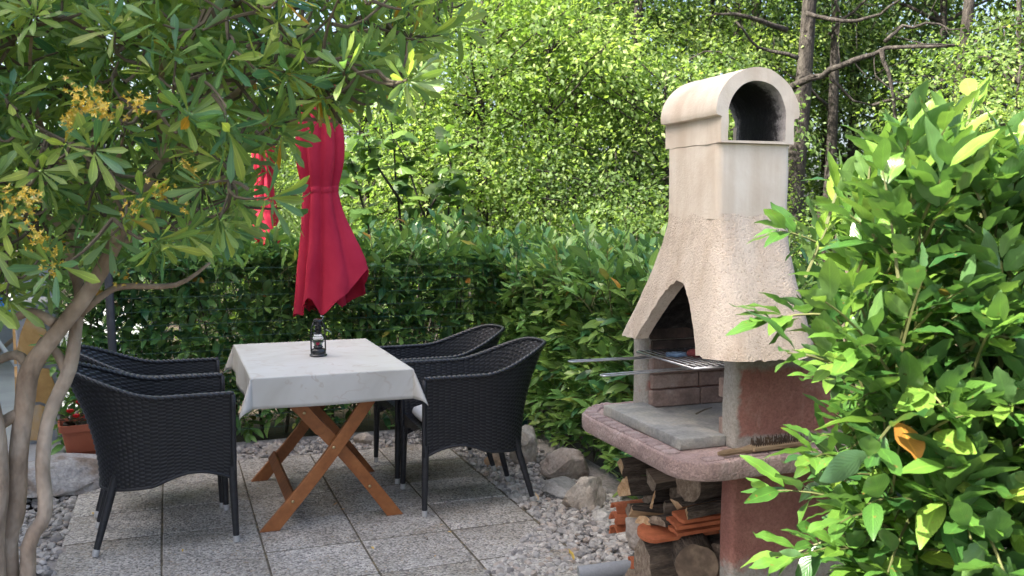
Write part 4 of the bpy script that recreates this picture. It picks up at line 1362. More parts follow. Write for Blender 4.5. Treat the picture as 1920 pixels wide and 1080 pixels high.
# upper half lengths lapped on the inner legs, with round ends
for vv, sgn in ((4.279, 1), (5.114, -1)):
    ax, az = (.985 - .445) * .62, 0
    x1_, z1_ = .445 + .01, .668; x0_, z0_ = .628, .455
    d = Vector((x1_ - x0_, z1_ - z0_)).normalized(); nn = Vector((-d.y, d.x))
    poly = [Vector((x0_, z0_)) + (nn * math.cos(R(a)) - d * math.sin(R(a))) * .029 for a in range(0, 181, 20)]
    poly += [Vector((x1_, z1_)) - nn * .029, Vector((x1_, z1_)) + nn * .029]
    n = len(poly); mb = MB()
    vs = [(p.x, vv - .012, p.y) for p in poly] + [(p.x, vv + .012, p.y) for p in poly]
    mb.add(vs, [tuple(range(n)), tuple(range(2 * n - 1, n - 1, -1))] + [(i, n + i, n + (i + 1) % n, (i + 1) % n) for i in range(n)])
    o = mb.build('leg_lap', M_wood, tb); fix_normals(o.data)
# stretchers between the front and back frames
for (u, z, va, vb) in ((.495, .135, 4.290, 5.103), (.868, .150, 4.323, 5.070)):
    mb = MB(); mb.box((u, (va + vb) / 2, z), (.020, vb - va, .052), M=Matrix.Rotation(R(38 if u < .6 else -38), 3, 'Y'), bev=.002)
    mb.build('stretcher', M_wooddark, tb)
for (u, z, v) in ((.690, .365, 4.259), (.560, .535, 4.264), (.862, .155, 4.293), (.500, .130, 4.259), (.70, .365, 5.10), (.60, .52, 5.07)):
    mb = MB()
    prof = [(.001, 0), (.0075, 0), (.0068, -.0032), (.002, -.004)]
    n = 10; vs = []; fs = []
    for r_, y in prof:
        for k in range(n):
            a = 2 * math.pi * k / n; vs.append((u + r_ * math.cos(a), v + y, z + r_ * math.sin(a)))
    for i in range(3):
        for k in range(n): fs.append((i * n + k, i * n + (k + 1) % n, (i + 1) * n + (k + 1) % n, (i + 1) * n + k))
    mb.add(vs, fs); mb.build('bolt', M_brass, tb, True)

# tablecloth: draped sheet with coned corners
def drape(s, t, drop_n=.165):
    """s, t cloth coordinates from the table centre; outside the top the cloth hangs"""
    hx, hy = (TX1 - TX0) / 2 + .004, (TY1 - TY0) / 2 + .004
    cx, cy = (TX0 + TX1) / 2, (TY0 + TY1) / 2
    ex, ey = max(0, abs(s) - hx), max(0, abs(t) - hy)
    sx, sy = math.copysign(1, s), math.copysign(1, t)
    bx, by = min(abs(s), hx), min(abs(t), hy)
    z = TZ + .003 + .0012 * mnoise.noise(Vector((s * 6, t * 6, 0)))
    if ex == 0 and ey == 0: return (cx + s, cy + t, z)
    r_ = math.hypot(ex, ey)
    ph = math.atan2(ey, ex)                                   # 0: over the side, 90: over the end
    dirx, diry = math.cos(ph), math.sin(ph)
    r_ *= 1 - .06 * math.sin(2 * ph) ** 2
    fl = .08 + .34 * math.sin(2 * ph) ** 1.5
    wob = 0
    if ey == 0: wob = .010 * math.sin(t * 9 + 1) * (r_ / .17)
    if ex == 0: wob = .012 * math.sin(s * 10 + 2) * (r_ / .17)
    out = r_ * fl + wob
    soft = min(r_, .012)
    zz = z - math.sqrt(max(0, r_ * r_ * (1 - min(.95, fl) ** 2))) + soft * .25
    return (cx + sx * (bx + dirx * out), cy + sy * (by + diry * out), zz)
hx, hy, dr = (TX1 - TX0) / 2, (TY1 - TY0) / 2, .146
sv = sorted(set([round(x, 5) for x in list(np.linspace(-hx - dr, hx + dr, 60)) + [-hx - .004, hx + .004, -hx - .012, hx + .012, -hx + .004, hx - .004]]))
tv = sorted(set([round(x, 5) for x in list(np.linspace(-hy - dr, hy + dr, 84)) + [-hy - .004, hy + .004, -hy - .012, hy + .012, -hy + .004, hy - .004]]))
mb = MB(); mb.grid([[drape(s, t) for s in sv] for t in tv])
o = mb.build('tablecloth', M_cloth, None, True)
so = o.modifiers.new('thickness', 'SOLIDIFY'); so.thickness = .0015; so.offset = 1
tag(o, 'white marbled tablecloth hanging in pointed corners over the table', 'tablecloth')

# lantern on the table
lp = onz(597, 667, TZ + .006)
M_glass, nt, ns, L, P = new_mat('lantern_glass')
P.inputs['Base Color'].default_value = (.9, .93, .95, 1); P.inputs['Roughness'].default_value = .04
P.inputs['Transmission Weight'].default_value = 1.0; P.inputs['IOR'].default_value = 1.3
lan = empty('storm_lantern', lp, 0, 'small black storm lantern with glass globe standing on the white tablecloth', 'lantern')
def lat(name, prof, m, n=20):
    mb = MB(); mb.lathe(prof, n); o = link(name, mb.mesh(name, m, True), lan); smooth_by_angle(o.data, 45); return o
lat('fuel_tank', [(.048, 0), (.050, .006), (.043, .012), (.044, .030), (.036, .040), (.026, .044)], M_blackmetal)
lat('burner', [(.024, .044), (.027, .052), (.022, .060), (.025, .066)], M_blackmetal)
lat('globe', [(.022, .066), (.029, .078), (.031, .092), (.027, .112), (.021, .124)], M_glass)
lat('chimney_top', [(.024, .124), (.026, .130), (.018, .136), (.018, .150), (.024, .152), (.018, .156), (.018, .170), (.025, .173), (.019, .178), (.019, .192), (.027, .198), (.024, .208), (.006, .212)], M_blackmetal)
for sgn in (-1, 1):
    mb = MB(); mb.tube([(.040 * sgn, 0, .030), (.040 * sgn, 0, .11), (.036 * sgn, 0, .165), (.022 * sgn, 0, .192)], .0045, 7)
    link('side_tube', mb.mesh('side_tube', M_blackmetal, True), lan)
mb = MB(); mb.tube([(.020, 0, .20), (.032, 0, .222), (.015, 0, .226)], .003, 6); link('bail_hook', mb.mesh('bail_hook', M_wire, True), lan)
mb = MB()
for z in (.082, .100):
    pts = [(.035 * math.cos(2 * math.pi * k / 16), .035 * math.sin(2 * math.pi * k / 16), z) for k in range(17)]
    mb.tube(pts, .0013, 5)
link('guard_wire', mb.mesh('guard_wire', M_blackmetal, True), lan)
mb = MB(); mb.tube([(.036, 0, .15), (.058, -.004, .142), (.074, -.006, .126), (.074, -.006, .118)], .0012, 5); link('bail', mb.mesh('bail', M_wire, True), lan)

lan.scale = (.9, .9, .9)
# ================================================================== parasols
def canopy_mesh(name, loc, z0, z1, scale=1.0, seed=0, lean=(1, 0)):
    """folded canopy: strap at half height, skirt flaring to one side, points at the hem"""
    n = 96; rows = []
    H_ = z1 - z0
    strap = .53
    for i in range(41):
        t = i / 40                                             # 0 hem, 1 top
        row = []
        for k in range(n):
            a = 2 * math.pi * k / n
            toward = max(0, math.cos(a - math.atan2(lean[1], lean[0])))
            pl = abs(math.sin(a * 4 + .5 + .25 * math.sin(a * 2) + .25 * math.sin(t * 3 + a))) ** .7    # eight pleats
            if t > strap:
                q = (t - strap) / (1 - strap)
                r_ = .112 + .035 * math.sin(math.pi * min(1, q * 1.3)) - .03 * max(0, q - .75) * 4 * .6
                r_ *= .70 + .34 * pl
            else:
                q = (strap - t) / strap
                r_ = .112 + .072 * q ** 1.15
                r_ *= (.72 + .30 * pl) + .0 * q
                r_ += toward ** 2.4 * .125 * sstep(q * 1.15)
            r_ += .007 * mnoise.noise(Vector((math.cos(a) * 4, math.sin(a) * 4, t * 5 + seed))) + .003 * mnoise.noise(Vector((math.cos(a) * 12, math.sin(a) * 12, t * 16)))
            band = math.exp(-((t - strap) / .03) ** 2)
            r_ = r_ * (1 - .05 * band)
            hem = .03 * (pl - .5) + .17 * toward ** 2 - .055 * math.cos(a * 4 - 1.2)
            z = z0 + H_ * t + (1 - t) ** 4 * (hem - .02 * math.cos(a * 8))
            tw = a + .35 * (t - strap)
            row.append((r_ * math.cos(tw) * scale, r_ * math.sin(tw) * scale, z - z0))
        rows.append(row)
    global canopy_rows
    canopy_rows = rows
    mb = MB(); mb.grid(rows, True)
    mb.f.append(tuple(range(40 * n, 41 * n))); mb.mi.append(0)
    # inner pleats, seen under the hem
    inner = []
    for i in range(12):
        t = i / 11 * .45
        row = []
        for k in range(n):
            a = 2 * math.pi * k / n
            r_ = (.05 + .06 * (1 - t / .45)) * (.55 + .6 * abs(math.sin(a * 4 + .9)))
            row.append((r_ * math.cos(a) * scale + .03 * (1 - t / .45), r_ * math.sin(a) * scale, H_ * t + .015 + .05 * abs(math.sin(a * 4)) * (1 - t * 2)))
        inner.append(row)
    mb.grid(inner, True)
    return mb
pz = 5.93
par = empty('cantilever_parasol', (-.315, pz, 0), 0, 'closed red cantilever parasol on a grey pole hanging behind the table', 'parasol')
mb = MB(); mb.box((-.315, pz, -.02), (.5, .5, .03), bev=.006); mb.build('base_plate', M_pole, par)
mb = MB(); mb.tube([(-.315, pz, -.01), (-.362, pz, 2.55)], .024, 16); o = mb.build('pole', M_pole, par, True); smooth_by_angle(o.data, 50)
mb = MB(); mb.tube([(-.345, pz, 1.55), (-.24, pz, 2.1), (.2, pz, 2.42), (.905, pz, 2.46)], .020, 12); o = mb.build('arm', M_pole, par, True); smooth_by_angle(o.data, 50)
cz0, cz1 = .835, 2.26
mb = canopy_mesh('canopy', None, cz0, cz1, 1.0, 0, (.92, -.38))
o = link('canopy', mb.mesh('canopy', M_red_canvas, True), par); o.location = (.905 + .315, 0, cz0)
mb = MB(); mb.tube([(.905, pz, 2.28), (.905, pz, 2.47)], .018, 10); mb.build('hub', M_pole, par, True)
mb = MB()
ring = canopy_rows[21]; r2 = canopy_rows[20]
rows = []
for dz, gr_ in ((-.019, .0045), (-.017, .006), (.017, .006), (.019, .0045)):
    rows.append([(.905 + p[0] * (1 + gr_ / .1), pz + p[1] * (1 + gr_ / .1), cz0 + p[2] + dz) for p in ring])
mb.grid(rows, True); o = mb.build('strap', M_red_canvas, par, True)
# second parasol farther back
q = at(496, 380, 8.4)
pa2 = empty('cantilever_parasol', (q[0], q[1], 0), 0, 'farther closed red parasol seen between the tree leaves, beyond the hedge', 'parasol')
mb = canopy_mesh('canopy', None, 1.05, 2.4, .72, 2, (.2, -.9))
o = link('canopy', mb.mesh('canopy', M_red_canvas, True), pa2); o.location = (0, 0, 1.05)
mb = MB(); mb.tube([(q[0], q[1], -.05), (q[0], q[1], 2.55)], .022, 12); mb.build('pole', M_pole, pa2, True)

# ================================================================== left side: pot, stone post, far deck chair
def pot():
    c = (-.475, 5.70, .085)
    r = empty('flower_pot', c, R(6), 'terracotta coloured square pot of red flowers standing on the boulder', 'flower pot')
    rows = []
    def sq(h, z, rr=.25):
        row = []
        for k in range(40):
            a = 2 * math.pi * k / 40
            row.append((math.copysign(abs(math.cos(a)) ** rr, math.cos(a)) * h, math.copysign(abs(math.sin(a)) ** rr, math.sin(a)) * h * .85, z))
        return row
    mb = MB()
    mb.grid([sq(.085, 0), sq(.093, .03), sq(.096, .032), sq(.118, .150), sq(.132, .152), sq(.134, .190), sq(.124, .190), sq(.118, .15)], True)
    mb.f.append(tuple(range(39, -1, -1))); mb.mi.append(0)
    o = link('pot', mb.mesh('pot', M_terracotta, True), r); smooth_by_angle(o.data, 40)
    mb = MB(); mb.prism([(p[0], p[1]) for p in sq(.108, 0)], .150, .172); link('potting_soil', mb.mesh('potting_soil', M_soil), r)
    lv = leaf_shape(.05, .045, P_SMALL, .3, .3, 4, .1)
    p, d, u, s, t = [], [], [], [], []
    for k in range(46):
        a = rnd.uniform(0, 6.28); el = rnd.uniform(.1, 1.1)
        p.append((rnd.uniform(-.09, .09), rnd.uniform(-.08, .08), .15 + rnd.uniform(0, .07))); d.append((math.cos(a) * math.cos(el), math.sin(a) * math.cos(el), math.sin(el))); u.append((0, 0, 1)); s.append(rnd.uniform(.6, 1.1)); t.append(rnd.random())
    leaf_cloud('foliage', [lv], np.array(p), basis(np.array(d), np.array(u)), np.array(s), np.array(t), np.zeros(46, int), L_begonia, r)['kind'] = 'stuff'
    pet = leaf_shape(.028, .028, P_SMALL, -.2, .2, 3)
    for (x, y, z) in ((-.07, -.06, .25), (.015, -.085, .215), (.06, .03, .26), (-.02, .02, .28), (.085, -.06, .245), (-.04, -.085, .225)):
        D = [unit((math.cos(a), math.sin(a), .5 + .4 * b)) for b in (0, 1) for a in np.linspace(0, 6.28, 7)[:-1] + b * .5]
        n = len(D)
        o = leaf_cloud('flower', [pet], np.tile((x, y, z), (n, 1)), basis(np.array(D), np.tile((0, 0, 1.), (n, 1))), np.ones(n), np.zeros(n), np.zeros(n, int), M_petal_r, r)
        mb = MB(); mb.tube([(x * .6, y * .6, .15), (x, y, z)], .002, 5); link('stem', mb.mesh('stem', M_greentwig), r)
pot()
# stone clad post
sp = empty('stone_post', (-.80, 6.62, 0), R(4), 'stout stone clad post with orange stones in grey mortar left of the wicker chairs', 'post')
mb = MB(); mb.box((0, 0, .40), (.24, .24, .90), bev=.012); link('core', mb.mesh('core', M_mortar), sp)
mb = MB(); mb.box((0, 0, .87), (.29, .29, .05), bev=.01); link('coping', mb.mesh('coping', M_mortar), sp)
def clad(poly, axis, mat):
    n = len(poly); mb = MB()
    d0, d1 = -.119, -.136
    if axis == 'y': vs = [(p[0], d0, p[1]) for p in poly] + [(p[0] * .98, d1 + rnd.uniform(-.003, .003), p[1]) for p in poly]
    else: vs = [(d0, p[0], p[1]) for p in poly] + [(d1 + rnd.uniform(-.003, .003), p[0] * .98, p[1]) for p in poly]
    mb.add(vs, [tuple(range(n)), tuple(range(2 * n - 1, n - 1, -1))] + [(i, (i + 1) % n, n + (i + 1) % n, n + i) for i in range(n)])
    me = mb.mesh('stone', mat); fix_normals(me); link('stone', me, sp)
for axis in 'yx':
    clad([(-.11, .50), (.02, .48), (.075, .53), (.06, .68), (.03, .78), (-.05, .80), (-.09, .70), (-.115, .60)], axis, M_stoneclad)
    clad([(-.11, .02), (.05, .0), (.06, .20), (.0, .235), (-.105, .22)], axis, M_stoneclad)
    clad([(-.11, .25), (.0, .255), (.07, .22), (.10, .32), (.06, .46), (-.06, .475), (-.112, .42)], axis, M_stoneclad)
    clad([(.09, .56), (.113, .50), (.113, .78), (.065, .80), (.08, .68)], axis, M_rock_grey)
    clad([(.08, .02), (.113, .02), (.113, .28), (.09, .24)], axis, M_rock_grey)
# a deck chair with blue cloth far left
dcx = at(2, 630, 8.6)
M_blue = mottled('blue_canvas', [(.3, (.02, .16, .55)), (.7, (.04, .25, .70))], 6, .8)
M_whitewood = mottled('white_painted_wood', [(.3, (.55, .55, .54)), (.7, (.72, .72, .70))], 8, .6)
M_beigewood = mottled('beige_wood', [(.3, (.36, .27, .19)), (.7, (.48, .38, .28))], 8, .7, stretch=(8, 8, 1))
dk = empty('deck_chair', (dcx[0], dcx[1], 0), R(-30), 'deck chair with blue cloth and pale frame on the path far left', 'deck chair')
for y in (-.27, .27):
    mb = MB(); mb.tube([(.42, y, 0), (-.35, y, .98)], .020, 8); link('frame_rail', mb.mesh('frame_rail', M_whitewood, True), dk)
    mb = MB(); mb.tube([(-.40, y * .92, 0), (.30, y * .92, .52)], .020, 8); link('leg', mb.mesh('leg', M_beigewood, True), dk)
for (x, z) in ((-.34, .96), (.28, .50), (.38, .04)):
    mb = MB(); mb.tube([(x, -.28, z), (x, .28, z)], .017, 8); link('cross_bar', mb.mesh('cross_bar', M_whitewood, True), dk)
mb = MB(); mb.grid([[(x, y, z) for y in np.linspace(-.25, .25, 6)] for x, z in ((-.345, .965), (-.22, .70), (-.06, .50), (.10, .44), (.22, .46), (.28, .51))])
o = link('sling', mb.mesh('sling', M_blue, True), dk); so = o.modifiers.new('thickness', 'SOLIDIFY'); so.thickness = .004
# pale bathing hut wall bits beyond: a low white garden wall
gw = empty('garden_wall', (-2.4, 10.4, 0), 0, 'low whitewashed garden wall beyond the paved path on the far left', 'wall')
mb = MB(); mb.box((-2.4, 10.4, .45), (2.6, .22, .95), bev=.01); mb.build('wall_body', mottled('whitewash', [(.3, (.30, .32, .34)), (.7, (.42, .44, .45))], 4, .85, [(40, .4, .006)]), gw)
mb = MB(); mb.box((-2.4, 10.4, .955), (2.7, .30, .055), bev=.008); mb.build('coping', M_concrete, gw)

# ================================================================== plants
def shoot(LV, mbt, base, d, length, nl, leafsc, r0, tintf, droop=.15, spread=1.0, tip=True, tr=.0022):
    """a stem with alternate leaves and a tuft at the tip"""
    d = unit(d); end = base + d * length + np.array([0, 0, -droop * length])
    mid = base + d * length * .55 + np.array([0, 0, .04 * length])
    pts = bez(base, mid, end, 5)
    mbt.tube(pts, [tr * 1.4, tr * 1.2, tr, tr * .8, tr * .5], 4, False)
    side0 = r0.uniform(0, 6.28)
    side = np.cross(d, np.array([0, 0, 1.])); side = unit(side if np.linalg.norm(side) > .1 else np.array([1., 0, 0]))
    up2 = np.cross(side, d)
    n = nl
    for k in range(n):
        t = .25 + .75 * k / max(1, n - 1)
        p = (1 - t) ** 2 * base + 2 * t * (1 - t) * mid + t * t * end
        a = side0 + k * 2.4
        lat_ = side * math.cos(a) + up2 * math.sin(a) * .7
        fwd = .45 + .8 * t
        dd = unit(lat_ * spread + d * fwd + np.array([0, 0, .12]) + r0.normal(size=3) * .18)
        nrm = unit(np.array([0, 0, 1.0]) + d * -.35 + r0.normal(size=3) * .35 + lat_ * -.2)
        LV.add(p, dd, nrm, leafsc * r0.uniform(.62, 1.12) * (1 - .25 * max(0, t - .85) / .15), tintf(t))

# ---- hedge of laurel along the back and down the right-hand side
def chew(var, seed, amt=.35):
    # an insect-eaten edge and a curled tip
    vs, fs, uv = [q.copy() for q in var]; q = random.Random(seed)
    for i in range(3, len(vs) - 3):
        if i % 3 != 1 and q.random() < .35: vs[i, 0] *= 1 - amt * q.random()
    vs[-3:, 2] += .012 * q.random()
    return vs, fs, uv
laurel_vars = [leaf_shape(.118, .046, P_LAUREL, c, f, 6, w, .10, sd) for c, f, w, sd in ((.10, .22, .04, 1), (.22, .30, .05, 2), (-.04, .35, .05, 3), (.16, .12, .09, 4), (.34, .25, .05, 5))]
bush_vars = [leaf_shape(.108, .044, P_LAUREL, c, f, 7, w, .10, sd) for c, f, w, sd in ((.10, .22, .03, 11), (.22, .30, .05, 12), (-.05, .38, .04, 13), (.16, .14, .08, 14), (.32, .25, .05, 15))]
bush_vars += [leaf_shape(.078, .046, P_LAUREL, .12, .2, 8, .06, .10, 16), leaf_shape(.118, .040, P_LAUREL, .25, .3, 8, .05, .10, 17), chew(leaf_shape(.104, .048, P_LAUREL, .15, .2, 9, .07, .10, 18), 3), chew(leaf_shape(.095, .050, P_LAUREL, -.05, .3, 9, .06, .10, 19), 5, .5)]
def hedge(name, label, root_loc, seg, width, height, nsh, face, seed, topx=.14, lowcut=0.0):
    """seg: (u0,v0,u1,v1) centre line, face: unit vector towards the patio"""
    r0 = np.random.default_rng(seed)
    root = empty(name, root_loc, 0, label, 'hedge')
    LV = Leaves(); mt_ = MB()
    a, b = np.array(seg[:2]), np.array(seg[2:]); ax = b - a; Ln = np.linalg.norm(ax); ax = ax / Ln
    f = np.array(face)
    # woody stems
    ms = MB()
    for k in range(int(Ln / .16)):
        c = a + ax * (k + .5) * .16 + f * r0.uniform(-.12, .08)
        top = np.array([c[0] + r0.normal() * .10, c[1] + r0.normal() * .10, height * r0.uniform(.75, .98)])
        ms.tube(bez((c[0], c[1], -.05), (c[0] + r0.normal() * .06, c[1] + r0.normal() * .06, height * .5), top, 6), [.012, .011, .009, .007, .005, .003], 6)
    ms.build('stem', M_twig, root)
    for k in range(nsh):
        t = r0.random() * Ln
        c = a + ax * t
        w = r0.random()
        if w < .66:                                           # front face
            z = height * (lowcut + (1 - lowcut) * r0.random() ** .85)
            bulge = .04 * mnoise.noise(Vector((t * 2.2, z * 2.2, seed)))
            dep = width / 2 - .22 + bulge - .34 * r0.random() ** 1.6
            base = np.array([*(c + f * dep), z])
            d = np.array([*(f * r0.uniform(.3, 1) + ax * r0.normal() * .6), r0.uniform(-.15, .75)])
            tt = .0
        elif w < .88:                                         # top
            dep = r0.uniform(-.5, .5) * width
            base = np.array([*(c + f * dep), height - .20 + .10 * r0.random() + .05 * mnoise.noise(Vector((t * 1.7, dep * 3, seed)))])
            d = np.array([*(f * r0.normal() * .35 + ax * r0.normal() * .35), r0.uniform(.6, 1.2)])
            tt = .12
        else:                                                 # back
            z = height * r0.random()
            base = np.array([*(c - f * (width / 2 - .15)), z])
            d = np.array([*(-f * r0.uniform(.3, 1) + ax * r0.normal() * .5), r0.uniform(0, .8)])
            tt = .0
        young = tt + (.14 if r0.random() < .12 else 0)
        ln = r0.uniform(.14, .26) * (1.85 if w >= .66 and w < .88 and r0.random() < .4 else 1)
        b0 = r0.uniform(0, .72)
        shoot(LV, mt_, base, d, ln, int(r0.integers(6, 10)), 1.0, r0, lambda q, b0=b0, y=young: min(.978, max(.0, b0 * .8 + y + .12 * q + r0.normal() * .10)) if r0.random() > .004 else .99)
    o = mt_.build('twigs', M_greentwig, root); o['kind'] = 'stuff'
    LV.build(laurel_vars, L_hedge, root)
    return root
hedge('laurel_hedge', 'dark green laurel hedge along the back of the patio behind the table', (.8, 6.4, 0), (-.64, 6.42, 2.5, 6.42), .74, 1.14, 1480, (0, -1), 21)
hedge('laurel_hedge', 'brighter laurel hedge running from the corner post towards the barbecue', (2.45, 4.6, 0), (2.44, 6.2, 2.44, 3.0), .72, 1.10, 1500, (-1, 0), 22)

# ---- big laurel bush in the near right corner
def near_bush():
    r0 = np.random.default_rng(33)
    root = empty('laurel_bush', (1.85, 1.75, 0), 0, 'large glossy laurel bush filling the near corner beside the barbecue', 'bush')
    LV = Leaves(); mt_ = MB(); ms = MB()
    # outline on the side the photograph shows: how far the leaves reach towards the barbecue at each height
    edge = [(-.2, 1420), (.30, 1480), (.42, 1500), (.55, 1420), (.66, 1560), (.75, 1500), (.84, 1470), (.95, 1520), (1.05, 1535), (1.18, 1540), (1.3, 1530), (1.42, 1545), (1.5, 1600), (1.58, 1680), (1.64, 1770), (1.75, 1860)]
    ez, ex = [e[0] for e in edge], [e[1] for e in edge]
    stems = []
    for k in range(16):
        bx = np.array([1.75 + r0.normal() * .16, 1.62 + r0.normal() * .16, -.05])
        top = np.array([1.72 + r0.normal() * .30, 1.55 + r0.normal() * .24, r0.uniform(1.1, 1.6)])
        pts = bez(bx, (bx + top) / 2 + r0.normal(size=3) * .08, top, 8)
        ms.tube(pts, list(np.linspace(.014, .004, 8)), 7); stems.append(pts)
    ms.build('stem', M_twig, root, True)
    n = 0; tries = 0
    while n < 1750 and tries < 190000:
        tries += 1
        u, v, z = r0.uniform(1.0, 2.7), r0.uniform(1.05, 2.15), r0.uniform(.1, 1.46)
        P_ = np.array([u, v, z]); x, y, w = proj(P_)
        if w < 1.55: continue
        lim = np.interp(z, ez, ex) + 62 + (80 if z < .95 else 0)
        if x < lim or x > 2350: continue
        # stay clear of the ledge and hood
        if u > 1.28 and v > 2.06: continue
        out = unit(np.array([u - 1.95, v - 2.0, (z - .8) * .6]))
        # keep most shoots near the outer skin (towards the camera side)
        depth_in = (w - (1.60 + .28 * ((x - 1480) / 440.0 if x > 1480 else 0) * 0 + .12 * math.sin(z * 5 + x * .01)))
        if depth_in < 0: continue
        if r0.random() > math.exp(-depth_in * 2.0): continue
        d = out * .75 + np.array([0, 0, .55]) + r0.normal(size=3) * .35
        if z > 1.3: d = d + np.array([0, 0, .5])
        y0 = r0.uniform(.02, .62) + (.22 if z > 1.15 else 0)
        shoot(LV, mt_, P_, d, r0.uniform(.12, .24), int(r0.integers(6, 10)), r0.uniform(.70, 1.02), r0, lambda q, y0=y0: min(.975, max(0, y0 + .15 * q + r0.normal() * .08)) if r0.random() > .012 else .995, tr=.0026)
        n += 1
    # tall leader shoots rising out of the top
    for (px, py, w, ln) in ((1790, 330, 1.85, .17), (1700, 400, 1.85, .12), (1550, 420, 1.9, .10), (1620, 420, 1.85, .12), (1880, 400, 1.75, .13), (1745, 390, 1.8, .13), (1840, 410, 1.8, .13), (1510, 520, 1.95, .12)):
        P_ = at(px, py, w)
        shoot(LV, mt_, P_, np.array([.12, -.04, 1.0]) + r0.normal(size=3) * .12, ln, 7, .82, r0, lambda q: .84 + .1 * r0.random(), droop=0, spread=.75, tr=.0032)
    # sprays reaching across the ledge and the pillar
    for (px, py, w, dx, dz, ln) in ((1610, 945, 1.95, -1, .25, .20), (1600, 1000, 1.9, -1, -.3, .16), (1550, 590, 1.98, -1, .0, .12), (1560, 470, 1.98, -1, .5, .12)):
        P_ = at(px, py, w)
        shoot(LV, mt_, P_, CX * dx + np.array([0, 0, dz]), ln, 10, .92, r0, lambda q: .30 + .4 * r0.random(), droop=.1, tr=.0022)
    o = mt_.build('twigs', M_greentwig, root); o['kind'] = 'stuff'
    LV.build(bush_vars, L_laurel, root)
near_bush()

